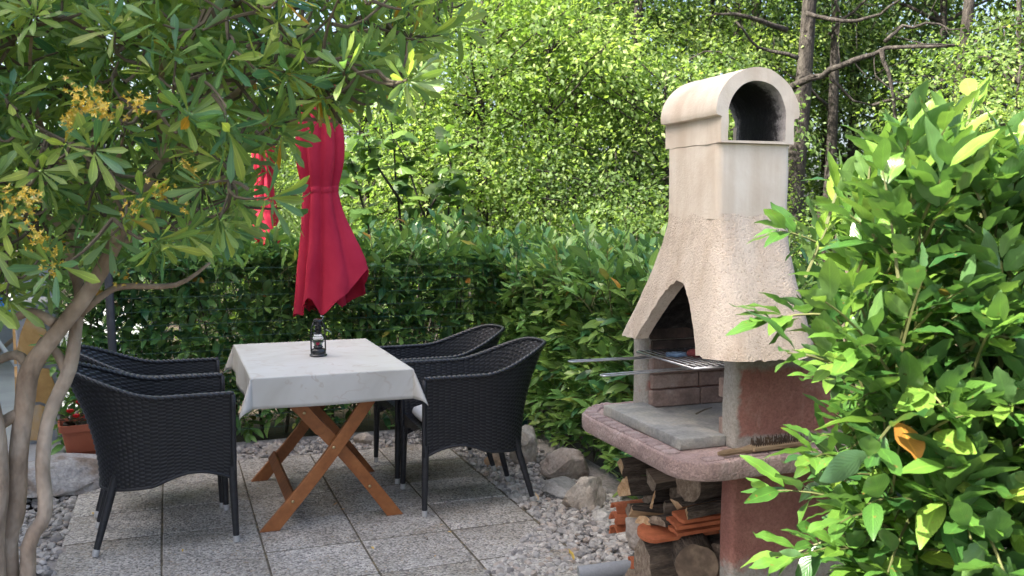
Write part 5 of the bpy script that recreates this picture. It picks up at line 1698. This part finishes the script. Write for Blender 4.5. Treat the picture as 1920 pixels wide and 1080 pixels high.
# ---- pittosporum tree in the near left corner
def pittosporum():
    r0 = np.random.default_rng(44)
    c = at(40, 1080, 2.15)
    root = empty('pittosporum_tree', (c[0], c[1], 0), 0, 'multi stemmed pittosporum tree with dark leaves and yellow flowers near left', 'tree')
    ground = np.array([c[0] + .02, c[1], -.05])
    def limb(name, pts, rad, mat=M_palebark):
        mb = MB(); P_ = [np.asarray(p, float) for p in pts]
        # smooth the polyline a little and roughen
        fine = []
        for i in range(len(P_) - 1):
            p0 = P_[max(0, i - 1)]; p1 = P_[i]; p2 = P_[i + 1]; p3 = P_[min(len(P_) - 1, i + 2)]
            for t in np.linspace(0, 1, 5)[:-1]:
                fine.append(.5 * ((2 * p1) + (-p0 + p2) * t + (2 * p0 - 5 * p1 + 4 * p2 - p3) * t * t + (-p0 + 3 * p1 - 3 * p2 + p3) * t ** 3))
        fine.append(P_[-1])
        rr = np.interp(np.linspace(0, len(rad) - 1, len(fine)), range(len(rad)), rad)
        rr = rr * (1 + .07 * np.array([mnoise.noise(Vector((q * 14).tolist())) for q in np.array(fine)]))
        mb.tube(fine, rr.tolist(), 12)
        o = mb.build(name, mat, root, True); return fine
    w = 2.1
    T1 = limb('trunk', [ground, at(15, 1080, w), at(28, 960, w), at(34, 860, w), at(46, 760, w), at(58, 690, w), at(108, 622, w), at(165, 548, w), at(207, 475, w), at(240, 400, w), at(300, 300, w)],
              [.023, .023, .022, .021, .021, .021, .018, .017, .016, .014, .012])
    T2 = limb('trunk', [ground + np.array([.05, .02, 0]), at(52, 1085, w), at(84, 965, w + .02), at(80, 870, w + .02), at(92, 780, w + .03), at(130, 692, w + .04), at(143, 610, w + .05), at(150, 545, w + .06), at(130, 470, w + .08), at(160, 380, w + .1)],
              [.020, .017, .016, .0155, .015, .016, .014, .0135, .011, .009])
    T3 = limb('trunk', [ground + np.array([-.05, .03, 0]), at(-12, 1080, w - .05), at(-4, 900, w - .05), at(-20, 760, w - .05), at(-70, 600, w - .05), at(-120, 420, w)], [.026, .025, .023, .022, .018, .014])
    limb('branch', [at(62, 700, w + .01), at(30, 665, w + .03), at(-30, 690, w + .05)][::-1], [.008, .011, .013])
    limb('branch', [at(72, 640, w + .03), at(105, 660, w + .04), at(126, 700, w + .04)], [.012, .011, .012])
    limb('branch', [at(42, 770, w), at(0, 795, w - .02), at(-30, 810, w - .02)], [.012, .015, .016])
    limb('branch', [at(100, 605, w - .01), at(60, 585, w), at(15, 600, w + .02), at(-20, 590, w)], [.012, .010, .009, .008])
    B1 = limb('branch', [at(150, 590, w + .05), at(190, 556, w + .06), at(230, 537, w + .08), at(330, 534, w + .12), at(395, 492, w + .16)], [.009, .008, .0075, .006, .003])
    nodes = list(T1[26:]) + list(T2[28:]) + list(T3[14:])
    ends = []
    for (px, py, ww, st, r1) in ((450, 330, 2.15, T1[-6], .011), (640, 230, 2.0, T1[-1], .012), (420, 180, 1.95, T1[-1], .011), (250, 200, 1.8, T1[-8], .012), (90, 250, 1.75, T2[-1], .011), (300, 60, 2.0, T1[-1], .012),
                                 (560, 60, 2.1, T1[-1], .011), (750, 40, 2.1, T1[-1], .010), (60, 60, 1.8, T2[-1], .011), (350, 400, 2.2, T1[-8], .010), (50, 400, 1.85, T2[-4], .010), (-100, 200, 1.9, T3[-1], .012),
                                 (180, -150, 2.0, T2[-1], .012), (480, -180, 2.1, T1[-1], .012), (750, -160, 2.2, T1[-1], .010), (520, 370, 2.35, T1[-8], .008), (120, 330, 2.3, T2[-1], .010), (300, 250, 2.5, T1[-5], .011), (500, 140, 2.5, T1[-1], .011)):
        e = at(px, py, ww); s0 = np.asarray(st)
        m_ = (s0 + e) / 2 + np.array([0, 0, .05]) + r0.normal(size=3) * .05
        pts = bez(s0, m_, e, 7)
        limb('branch', pts, [r1, r1 * .85, r1 * .7, r1 * .55, r1 * .42, r1 * .32, r1 * .25]); nodes += pts[1:]
    nodes = np.array(nodes)
    # outline of the crown towards the view: lowest reach of leaves at each column
    ox = [-500, 0, 60, 130, 200, 260, 330, 400, 470, 540, 600, 660, 740, 800, 860, 900]
    oy = [560, 590, 590, 560, 470, 500, 470, 455, 445, 400, 250, 225, 205, 150, 90, -60]
    LV = Leaves(); mt_ = MB()
    fl_spots = []
    n = 0; tries = 0
    whorls = []
    def whorl(P_, d, sc, tint):
        d = unit(d)
        side = unit(np.cross(d, np.array([.2, .1, 1.]))); up2 = np.cross(side, d)
        k = int(r0.integers(8, 13)); a0 = r0.uniform(0, 6.28)
        for j in range(k):
            a = a0 + j * 2.4
            el = .25 + .9 * (j / k)
            rad_ = side * math.cos(a) + up2 * math.sin(a)
            dd = unit(rad_ * math.cos(el * .9) + d * math.sin(el * .95) + r0.normal(size=3) * .10)
            nrm = unit(d * 1.0 - rad_ * .35 + r0.normal(size=3) * .22)
            t = min(.95, max(0, tint + .1 * (j / k) + r0.normal() * .09))
            if r0.random() < .006: t = .985
            LV.add(P_ + d * (.018 * j / k), dd, nrm, sc * r0.uniform(.72, 1.15), t)
    while n < 1650 and tries < 160000:
        tries += 1
        px, py = r0.uniform(-380, 900), r0.uniform(-420, 600)
        if py > np.interp(px, ox, oy) - 25: continue
        ww = r0.uniform(1.68, 2.85)
        # crown thins towards its tip on the right and lower rim
        if px > 600 and r0.random() < .1 + (px - 600) / 480: continue
        if py > 380 and r0.random() < .25: continue
        if py < -60 and r0.random() < .5: continue
        P_ = at(px, py, ww)
        if P_[2] < 1.02: continue
        q = np.argmin(np.sum((nodes - P_) ** 2, axis=1))
        if np.linalg.norm(nodes[q] - P_) > .42: continue
        if 455 < px < 535 and 285 < py < 500 and r0.random() < .9: continue
        if 535 <= px < 665 and py > 212: continue
        d = unit(P_ - nodes[q]) * .7 + np.array([0, 0, .45]) + r0.normal(size=3) * .35 + CX * .12
        if py > 330: d = d + np.array([0, 0, -.35])
        mt_.tube(bez(nodes[q], (nodes[q] + P_) / 2 - np.array([0, 0, .02]) + r0.normal(size=3) * .02, P_, 5), [.0042, .0036, .003, .0026, .0022], 5, False)
        ti = r0.uniform(0, .66) + (.20 if r0.random() < .12 else 0)
        whorl(P_, d, r0.uniform(.78, 1.1), ti)
        nodes = np.vstack([nodes, (nodes[q] * .45 + P_ * .55)[None]])
        n += 1
    # sprays at the right tip, read one by one off the photograph
    for (px, py, ww, dx, dz) in ((800, 75, 1.95, .8, .3), (835, 60, 2.0, .9, .45), (815, 20, 2.0, .5, .8), (740, 165, 1.95, .9, .25), (700, 195, 1.92, .9, .1), (690, 60, 1.9, .5, .7), (760, 105, 2.0, .8, .1), (620, 120, 1.85, .5, .7), (600, 20, 1.8, .2, 1), (530, 390, 2.1, .4, -.5), (730, 20, 2.0, .5, .8), (780, -10, 2.0, .5, .8), (655, 150, 1.9, .8, .4), (590, 165, 1.95, .3, .2), (625, 185, 1.95, .6, .1), (560, 190, 1.9, .2, -.2), (600, 120, 1.95, .4, .6), (680, 120, 1.95, .6, .5), (720, 80, 2.0, .6, .5), (770, 60, 2.0, .7, .4)):
        P_ = at(px, py, ww); q = np.argmin(np.sum((nodes - P_) ** 2, axis=1))
        mt_.tube(bez(nodes[q], (nodes[q] + P_) / 2 - np.array([0, 0, .02]), P_, 6), [.0045, .004, .0036, .003, .0026, .0022], 5, False)
        whorl(P_, CX * dx + np.array([0, 0, dz]) + r0.normal(size=3) * .15, .95, r0.uniform(.3, .75))
    o = mt_.build('twigs', M_twig, root); o['kind'] = 'stuff'
    pv = [leaf_shape(.072, .0195, P_OBOV, c_, f_, 6, w_, .10, sd) for c_, f_, w_, sd in ((.05, .2, .03, 21), (.18, .3, .04, 22), (-.10, .35, .04, 23), (.28, .15, .05, 24), (.10, -.15, .03, 25))]
    LV.build(pv, L_pitto, root)
    # clusters of small yellow flowers
    petal = leaf_shape(.0068, .0046, P_OBOV, .3, .2, 2, 0, 0)
    for (px, py, ww, cnt) in ((172, 190, 1.62, 22), (195, 205, 1.62, 16), (252, 195, 1.68, 9), (276, 204, 1.7, 7), (55, 378, 1.7, 13), (22, 372, 1.7, 9), (120, 225, 1.7, 7), (252, 390, 1.85, 10), (300, 352, 1.9, 8), (355, 310, 1.95, 9), (72, 456, 1.8, 10), (95, 500, 1.85, 8), (228, 520, 1.95, 7), (345, 392, 1.95, 5), (150, 200, 1.66, 10), (40, 395, 1.72, 8), (310, 365, 1.92, 7), (138, 165, 1.7, 5), (62, 425, 1.76, 4), (105, 470, 1.85, 6)):
        P_ = at(px, py, ww * .90); fp, fd, fu, fs_ = [], [], [], []
        for k in range(int(cnt * 1.5)):
            q = P_ + r0.normal(size=3) * .008 * (1 + cnt * .02); ax_ = unit(unit(q - P_) * .8 - CF * .5 + r0.normal(size=3) * .3)
            e1_ = unit(np.cross(ax_, r0.normal(size=3))); e2_ = np.cross(ax_, e1_); o_ = r0.uniform(.35, 1.0)
            for j in range(5):
                a_ = j * 1.2566; fp.append(q); fd.append(unit((e1_ * math.cos(a_) + e2_ * math.sin(a_)) * o_ + ax_ * .6)); fu.append(ax_); fs_.append(r0.uniform(.7, 1.25))
        m_ = len(fp)
        leaf_cloud('flower_cluster', [petal], np.array(fp), basis(np.array(fd), np.array(fu)), np.array(fs_), r0.random(m_), np.zeros(m_, int), L_petal, root, np.array(root.location))
pittosporum()

# ================================================================== wire fence with green posts along the hedge
fc = empty('wire_fence', (1.0, 6.06, 0), 0, 'green wire mesh fence in the back hedge with a green corner post above the leaves', 'fence')
mb = MB()
for k in range(13):
    z = .08 + k * .085; mb.tube([(-.4, 6.04, z), (2.12, 6.04, z)], .0011, 3, False)
for k in range(47):
    u = -.385 + k * .055; mb.tube([(u, 6.04, .03), (u, 6.04, 1.12)], .0010, 3, False)
o = mb.build('wire_mesh', M_greenmetal, fc); o['kind'] = 'stuff'
pp = at(983, 470, 6.35)
for (u, v, h_) in ((pp[0], pp[1], pp[2] + .01),):
    mb = MB(); mb.box((u, v, h_ / 2 - .05), (.040, .040, h_ + .1), bev=.004); po = mb.build('fence_post', M_greenmetal, fc)
    mb = MB(); mb.box((u, v, h_ + .006), (.046, .046, .012), bev=.003); mb.build('post_cap', M_greenmetal, po, off=tuple(fc.location))

# ================================================================== woodland
small_vars = [leaf_shape(.058, .034, P_SMALL, c, f, 2, w, .08, sd) for c, f, w, sd in ((.15, .3, .05, 31), (.3, .4, .05, 32), (-.05, .25, .1, 33))]
def crown_mesh(name, seed, ncl, per, rx, ry, rz, mat, disc=.42, leafs=1.0, flat=.5):
    """leaf sprays spread through an uneven volume; origin at the crown's centre"""
    r0 = np.random.default_rng(seed)
    P_, D, U_, Sc, T = [], [], [], [], []
    cents = []
    for k in range(ncl):
        q = unit(r0.normal(size=3)) * r0.uniform(.25, 1.0) ** .6
        lump = 1 + .28 * mnoise.noise(Vector((q * 1.7 + seed).tolist()))
        c = q * np.array([rx, ry, rz]) * lump
        cents.append(c)
        nrm = unit(np.array([0, 0, 1.0]) + np.array([q[0], q[1], q[2] * .4]) * .55 + r0.normal(size=3) * .25)
        a_ = unit(np.cross(nrm, r0.normal(size=3))); b_ = np.cross(nrm, a_)
        R_ = disc * r0.uniform(.6, 1.35)
        m = int(per * r0.uniform(.6, 1.3))
        rr = R_ * np.sqrt(r0.random(m)); th_ = r0.uniform(0, 2 * math.pi, m)
        loc = c + (rr * np.cos(th_))[:, None] * a_ * 1.25 + (rr * np.sin(th_))[:, None] * b_ * .8 + r0.normal(size=(m, 1)) * nrm * .07 * disc / .42 - (rr ** 2)[:, None] * np.array([0, 0, .35])
        P_.append(loc)
        dd = (loc - c) / (np.linalg.norm(loc - c, axis=1, keepdims=True) + 1e-6) * .8 + r0.normal(size=(m, 3)) * .55 + np.array([0, 0, -.15])
        D.append(dd); U_.append(nrm[None] + r0.normal(size=(m, 3)) * .45)
        Sc.append(r0.uniform(.6, 1.25, m) * leafs); T.append(np.clip(r0.random() ** 1.3 * .85 + r0.normal(size=m) * .07, 0, .99))
    P_, D, U_, Sc, T = map(np.concatenate, (P_, D, U_, Sc, T))
    o = leaf_cloud(name, small_vars, P_, basis(D, U_), Sc, T, r0.integers(0, 3, len(P_)), mat)
    me = o.data; bpy.data.objects.remove(o)
    return me, cents
CR = [crown_mesh('crown', 100 + k, 105, 140, 1.9, 1.7, 1.9, (L_forest, L_yellow, L_forest, L_yellow)[k], .42, (.74, .92, 1.0, .82)[k], flat=.4) for k in range(4)]
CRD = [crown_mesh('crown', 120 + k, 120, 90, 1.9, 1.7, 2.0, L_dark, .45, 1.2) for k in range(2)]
SH = [crown_mesh('foliage', 140 + k, 70, 90, 1.0, .9, .9, L_forest, .34, .95) for k in range(2)]

def tree(name, label, base, height, trunk_r, crown, cz, csc, rz, group, lean=(0, 0), nbr=14, bare=0, seed=0, mat=M_bark, cat='tree'):
    r0 = np.random.default_rng(seed)
    root = empty(name, (base[0], base[1], -.05), 0, label, cat, group)
    mb = MB(); n = 12
    pts = []
    for i in range(n + 1):
        t = i / n
        pts.append((lean[0] * t + .05 * math.sin(t * 5 + seed), lean[1] * t + .05 * math.cos(t * 4 + seed), height * t))
    mb.tube(pts, [trunk_r * (1.25 if i == 0 else 1) * (1 - .75 * i / n) for i in range(n + 1)], 10)
    link('trunk', mb.mesh('trunk', mat, True), root)
    me, cents = crown
    cc = Vector((lean[0] * cz / height, lean[1] * cz / height, cz))
    M = Matrix.Rotation(rz, 3, 'Z')
    mb = MB()
    for k in r0.choice(len(cents), nbr, replace=False):
        e = cc + M @ Vector((cents[k] * csc).tolist())
        t = max(.25, min(.97, (e.z - .35 * (e - cc).length) / height)); i = t * n
        s_ = Vector(pts[int(i)])
        mid = (s_ + e) / 2 + Vector((0, 0, .15)) + Vector(r0.normal(size=3).tolist()) * .12
        mb.tube(bez(s_, mid, e, 6), list(np.linspace(trunk_r * .30, .006, 6)), 6)
    if nbr: link('branches', mb.mesh('branches', mat, True), root)
    if me is not None:
        o = link('crown', me, root); o.location = cc; o.rotation_euler = (0, 0, rz); o.scale = (csc, csc, csc)
        o['kind'] = 'stuff'
    return root, pts
WG = 'woodland trees behind the hedge'
WL = 'leafy bright green tree among the sunlit wood behind the hedge'
DL = 'dark green tree deep in the wood, leaves toned as in shade'
def base_at(px, w): p = at(px, 540, w); return (p[0], p[1])
k = 0
for (px, w, cz, sc, h_) in ((690, 9.6, 1.9, .7, 2.8), (900, 9.4, 2.5, .95, 3.6), (1080, 9.8, 2.3, .9, 3.5), (1200, 10.4, 3.3, 1.0, 4.6), (960, 11.2, 3.7, 1.0, 4.8), (1010, 11.5, 4.2, 1.15, 5.4), (620, 11.6, 1.9, .85, 3.0), (1330, 12.0, 3.6, 1.1, 5.2),
                            (460, 11.5, 2.0, .9, 3.2), (1150, 13.4, 5.0, 1.3, 6.5), (300, 12.5, 2.4, 1.0, 3.6), (940, 14.0, 5.4, 1.3, 6.6), (1650, 14.5, 4.4, 1.2, 6.0), (1450, 14.5, 3.0, 1.1, 5.0), (1850, 14.0, 2.6, 1.1, 4.4), (1250, 8.9, 1.5, .7, 2.4)):
    tree('woodland_tree', WL, base_at(px, w), h_, .07, CR[k % 4], cz, sc, k * 1.3, WG, (.1 * math.sin(k), .1), 16, 0, k); k += 1
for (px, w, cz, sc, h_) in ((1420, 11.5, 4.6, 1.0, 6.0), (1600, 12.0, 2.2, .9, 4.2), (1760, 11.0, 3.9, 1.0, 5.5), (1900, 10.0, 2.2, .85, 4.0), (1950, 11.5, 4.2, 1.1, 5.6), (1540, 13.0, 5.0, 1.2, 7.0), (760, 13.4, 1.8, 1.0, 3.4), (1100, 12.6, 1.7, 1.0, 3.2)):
    tree('woodland_tree', DL, base_at(px, w), h_, .08, CRD[k % 2], cz, sc, k * 1.7, 'shade toned trees deep in the wood', (.1 * math.sin(k), .1), 16, 0, k); k += 1
tree('woodland_tree', 'dark leafy tree added at the far left to shade the paved path', (-3.3, 9.2), 5.0, .11, CRD[0], 3.6, 1.25, .6, None, (.3, .1), 16, 0, 77)  # tree added beside the view to shade the sunlit path
LAY = [crown_mesh('crown', 160 + k, 34, 120, 1.5, 1.2, .75, (L_yellow, L_forest)[k], .50, 1.1) for k in range(2)]
for j, (px, w, cz, sc) in enumerate(((860, 8.9, 1.9, .8), (1130, 8.6, 1.75, .8), (1010, 8.8, 2.9, .9), (1230, 8.8, 2.5, .8), (900, 9.2, 3.3, .9), (740, 9.3, 2.4, .7), (1880, 8.6, 2.6, .8))):
    tree('young_tree', 'young tree with flat layered leaf sprays at the front of the wood', base_at(px, w), cz + .3, .03, LAY[j % 2], cz, sc, j * 1.9, 'young layered trees at the front of the wood', (.1, 0), 20, 0, 600 + j)
# tall crowns added above the picture to dapple the wood below with shade
for j, (u_, v_, cz, sc) in enumerate(((.2, 10.6, 7.2, 1.15), (2.6, 9.6, 7.0, 1.1), (4.6, 11.6, 7.4, 1.25), (1.4, 13.2, 8.4, 1.3), (6.6, 9.6, 6.8, 1.1), (-2.0, 13.0, 6.8, 1.1))):
    tree('tall_tree', 'tall woodland tree whose slim trunk rises out of the picture to a high crown added for shade', (u_, v_), cz + 1, .085, CR[(j + 1) % 4], cz, sc, j * 2.1, 'tall trees of the wood', (.1, .1), 16, 0, 500 + j)
# shrubs just behind the hedge
SL = 'leafy sunlit shrub growing close behind the laurel hedge'
for j, (px, w, cz, sc) in enumerate(((690, 8.2, .95, .75), (880, 8.4, .8, .8), (1060, 8.2, .9, .8), (1180, 7.9, .95, .75), (1290, 8.6, 1.2, .9), (560, 9.2, .9, .9), (1560, 8.4, .9, .9), (1700, 8.0, 1.0, .9), (1850, 7.6, 1.2, .9), (410, 9.6, .8, .9))):
    tree('woodland_shrub', SL, base_at(px, w), cz + .4, .02, SH[j % 2], cz, sc, j * .9, 'shrubs close behind the hedge', (0, 0), 12, 0, 300 + j, M_twig, 'shrub')
# the trees whose trunks show right of the chimney
def bare_tree(label, px0, px1, w, r_, h_, seed):
    b = base_at(px0, w); t = at(px1, 0, w)
    root, pts = tree('woodland_tree', label, b, h_, r_, (None, [np.array([0, 0, 0.])]), h_ * .8, 1, 0, None, ((t[0] - b[0]) * h_ / max(.5, t[2]), (t[1] - b[1]) * h_ / max(.5, t[2])), 0, 0, seed)
    return root, pts
def limbs(root, specs, seed, name='branch', mat=M_bark):
    r0 = np.random.default_rng(seed)
    loc = np.array(root.location)
    for pts, r_ in specs:
        P_ = [at(*p) - loc for p in pts]
        fine = []
        for i in range(len(P_) - 1):
            for t in np.linspace(0, 1, 4)[:-1]: fine.append(P_[i] * (1 - t) + P_[i + 1] * t + r0.normal(size=3) * .012)
        fine.append(P_[-1])
        mb = MB(); mb.tube(fine, list(np.linspace(r_, r_ * .35, len(fine))), 7)
        # side twigs
        for i in range(2, len(fine)):
            if r0.random() < .55:
                s_ = fine[i]; e = s_ + rvec() * r0.uniform(.12, .45) + np.array([0, 0, .05])
                mb.tube(bez(s_, (s_ + e) / 2 + rvec() * .04, e, 4), [r_ * .22, r_ * .17, r_ * .12, .002], 4, False)
        link(name, mb.mesh(name, mat, True), root)
t1, _ = bare_tree('thick bare trunked tree right behind the chimney with a long crooked branch', 1478, 1512, 9.2, .122, 6.0, 401)
limbs(t1, [([(1478, 165, 9.0), (1540, 140, 8.8), (1600, 112, 8.6), (1660, 90, 8.5), (1790, 85, 8.2)], .038), ([(1652, 95, 8.5), (1672, 150, 8.5), (1680, 240, 8.6), (1660, 330, 8.7)], .022),
           ([(1510, 25, 9.1), (1580, 40, 8.9), (1650, 25, 8.8), (1700, -10, 8.6)], .024), ([(1475, 60, 9.2), (1400, 30, 9.0), (1340, 25, 9.0)], .03), ([(1660, 80, 8.5), (1690, 45, 8.5), (1760, 45, 8.4), (1800, 55, 8.3)], .020),
           ([(1500, 110, 9.1), (1420, 90, 9.1), (1380, 40, 9.0)], .022), ([(1640, 200, 8.7), (1720, 175, 8.6), (1790, 140, 8.5)], .016), ([(1560, 150, 8.8), (1600, 190, 8.8), (1650, 205, 8.8)], .016)], 5)
t2, _ = bare_tree('slimmer dark trunked tree just right of the thick trunk', 1545, 1562, 10.2, .08, 6.0, 402)
limbs(t2, [([(1555, 60, 10.1), (1600, 20, 10), (1650, -20, 10)], .025), ([(1550, 200, 10.1), (1500, 150, 10), (1440, 120, 10)], .02)], 6)
t3, _ = bare_tree('dark tree trunk farther right above the laurel bush tips', 1735, 1815, 9.8, .10, 6.0, 403)
limbs(t3, [([(1780, 130, 9.7), (1850, 60, 9.6), (1920, 40, 9.5)], .025), ([(1760, 210, 9.7), (1700, 190, 9.6), (1640, 140, 9.6)], .02)], 7)
t4, _ = bare_tree('thin leaning sapling with a broken horizontal stub left of the chimney', 1180, 1200, 9.0, .04, 5.0, 404)
limbs(t4, [([(1190, 150, 9.0), (1130, 145, 9.0), (1062, 143, 9.0)], .030), ([(1195, 60, 9.0), (1120, 90, 9.0), (1060, 110, 9.1)], .015)], 8)
t5, _ = bare_tree('thin upright stem left of the chimney against the bright leaves', 1010, 985, 10.2, .035, 6.0, 405)
limbs(t5, [([(990, 120, 10.1), (930, 60, 10), (880, 20, 10)], .015), ([(985, 60, 10.1), (1040, 20, 10), (1080, 0, 10)], .015)], 9)
t6, _ = bare_tree('slender dark trunk nearest the chimney cap on its upper side', 1375, 1385, 11.0, .07, 6.5, 406)
limbs(t6, [([(1380, 120, 11), (1330, 60, 10.8), (1290, 40, 10.8)], .02)], 10)
t7, _ = bare_tree('upright pole stem half hidden beyond the slimmer dark trunk', 1590, 1610, 12.0, .06, 6.5, 407)

# a young fig with big pale leaves behind the red parasol
def fig():
    r0 = np.random.default_rng(71)
    b = base_at(760, 7.5)
    root = empty('fig_sapling', (b[0], b[1], -.05), 0, 'young fig tree with large pale leaves right of the red parasol', 'tree')
    loc = np.array(root.location)
    vs = []
    # lobed leaf: fan of five lobes
    n = 24; ring = []
    for k in range(n + 1):
        a = -2.5 + 5.0 * k / n
        lob = .55 + .45 * abs(math.cos(a * 1.55)) ** .7
        ring.append((math.sin(a) * .062 * lob * (1.0 if abs(a) < 1.6 else .8), .045 + math.cos(a) * .075 * lob, -.02 * (a / 2.5) ** 2))
    v_ = np.array([(0, 0.012, 0)] + ring); f_ = np.array([(0, k, k + 1, k + 1) for k in range(1, n + 1)])
    f3 = [(0, k, k + 1) for k in range(1, n + 1)]
    me = bpy.data.meshes.new('leaf'); me.from_pydata(v_.tolist(), [], f3); me.materials.append(L_fig); me.update()
    a_ = me.attributes.new('tint', 'FLOAT', 'POINT'); a_.data.foreach_set('value', np.zeros(len(v_), np.float32))
    stems = [[(760, 560, 7.5), (752, 420, 7.5), (740, 300, 7.5), (728, 190, 7.4), (722, 120, 7.4)], [(760, 540, 7.5), (800, 420, 7.4), (760, 300, 7.3), (735, 250, 7.3)], [(780, 540, 7.5), (840, 430, 7.4), (845, 330, 7.4), (838, 260, 7.4)], [(740, 560, 7.5), (690, 430, 7.4), (670, 340, 7.3), (655, 290, 7.3)], [(790, 540, 7.5), (860, 470, 7.3), (880, 420, 7.2)], [(752, 380, 7.4), (700, 300, 7.3), (680, 250, 7.3)], [(800, 400, 7.4), (830, 350, 7.2), (850, 340, 7.1)]]
    for st in stems:
        P_ = [at(*q) - loc for q in st]
        if st[0][1] >= 540: P_[0][2] = 0.0
        mb = MB(); fine = []
        for i in range(len(P_) - 1):
            for t in np.linspace(0, 1, 4)[:-1]: fine.append(P_[i] * (1 - t) + P_[i + 1] * t + r0.normal(size=3) * .006)
        fine.append(P_[-1])
        mb.tube(fine, list(np.linspace(.012, .004, len(fine))), 6); link('branch', mb.mesh('branch', M_bark, True), root)
        for p in fine[3:]:
            for _ in range(int(r0.integers(4, 8))):
                o = link('leaf', me, root)
                dd = unit(r0.normal(size=3) * np.array([1, 1, .45]) + np.array([0, 0, -.25])); up = unit(np.array([-.3, -.3, 1.]) + r0.normal(size=3) * .5)
                B = basis(dd[None], up[None])[0]; s_ = r0.uniform(.7, 1.35)
                o.matrix_basis = Matrix.Translation(V(p + rvec() * .09)) @ Matrix(B.tolist()).to_4x4() @ Matrix.Diagonal((s_, s_, s_, 1))
fig()

# the far wood that reads as one mass
def far_wood():
    r0 = np.random.default_rng(91)
    n = 26000
    x = r0.uniform(-200, 2300, n); w = r0.uniform(15.5, 21, n)
    zt = np.interp(x, [-200, 300, 600, 760, 860, 950, 1300, 2300], [2.2, 2.6, 2.7, 2.9, 4.6, 6.2, 6.8, 6.6])
    P_ = []
    for i in range(n):
        q = at(x[i], 540, w[i]); P_.append((q[0], q[1], zt[i] * r0.random() ** .8 + .2 * mnoise.noise(Vector((x[i] * .01, w[i], 0)))))
    P_ = np.array(P_)
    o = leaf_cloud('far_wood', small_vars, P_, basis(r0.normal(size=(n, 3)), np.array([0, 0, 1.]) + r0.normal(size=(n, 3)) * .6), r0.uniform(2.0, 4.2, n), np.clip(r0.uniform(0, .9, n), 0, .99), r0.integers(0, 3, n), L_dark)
    tag(o, kind='stuff')
far_wood()

# fallen leaves
for k in range(16):
    u_, v_ = rnd.choice([(U0 + rnd.choice([0, 1, 2, 3]) * DU + rnd.uniform(-.03, .03), rnd.uniform(3.6, 5.4)), (rnd.uniform(-.4, 1.5), rnd.uniform(3.6, 5.5))])
    me = leaf_mesh('fallen_leaf', leaf_shape(.030, .012, P_LAUREL, .2, .3, 4, .1, 0, k), (M_petal_y, M_barkp, M_stoneclad)[k % 3], 0, rnd.uniform(.5, 1.0))
    o = link('fallen_leaf', me); o.location = (u_, v_, .006); o.rotation_euler = (R(rnd.uniform(-8, 8)), R(rnd.uniform(-8, 8)), rnd.uniform(0, 6.28)); tag(o, 'tiny dry leaf scrap lying on the grey paving slabs', 'leaf', 'dry leaf scraps on the paving')
for (px, py, z, m_, lab, s_) in ((1076, 1050, .022, M_petal_y, 'yellow fallen leaf standing in the gravel at the patio corner', .9), (1010, 938, .02, M_stoneclad, 'orange curled leaf beside the chair foot on the gravel', .8)):
    p = onz(px, py, z)
    me = leaf_mesh('fallen_leaf', leaf_shape(.06, .025, P_LAUREL, .2, .3, 5, .08, 0, 3), m_)
    o = link('fallen_leaf', me); o.location = V(p); o.rotation_euler = (R(50), R(15), R(20)); o.scale = (s_,) * 3; tag(o, lab, 'leaf')

# ================================================================== a building added out of view on the left to shade the patio
M_wallp = mottled('cream_house_plaster', [(.3, (.52, .47, .39)), (.7, (.62, .57, .48))], 2, .9, [(40, .3, .006)])
hs = empty('unseen_shade_building', (-6.4, 3.75, 0), 0, 'added cream plastered building out of view on the left, shading the patio', 'unseen_shade_building')
mb = MB(); mb.box((-6.4, 3.75, 4.5), (5.6, 4.9, 9.1), bev=.02); mb.box((-5.2, 9.2, 1.6), (3.2, 6.0, 3.3), bev=.02); mb.box((-5.2, .65, 3.15), (3.16, 1.296, 6.4), bev=.02); mb.build('wall', M_wallp, hs)  # side blocks added to shade the path and the bush
mb = MB(); n = [(-9.6, 1.1, 9.05), (-3.4, 1.1, 9.05), (-3.4, 6.35, 9.05), (-9.6, 6.35, 9.05), (-6.4, 1.3, 10.6), (-6.4, 6.2, 10.6)]
mb.add(n, [(0, 1, 4), (1, 2, 5, 4), (2, 3, 5), (3, 0, 4, 5), (3, 2, 1, 0)]); mb.build('roof', M_rooftile, hs)
for z in (1.6, 4.6, 7.4):
    for v in (2.3, 3.75, 5.2):
        mb = MB(); mb.box((-3.585, v, z), (.06, .9, 1.3), bev=.01); fr_ = mb.build('window', M_whitewood, hs)
        mb = MB(); mb.box((-3.552, v, z), (.02, .7, 1.1)); mb.build('pane', M_glass, fr_, off=tuple(hs.location))
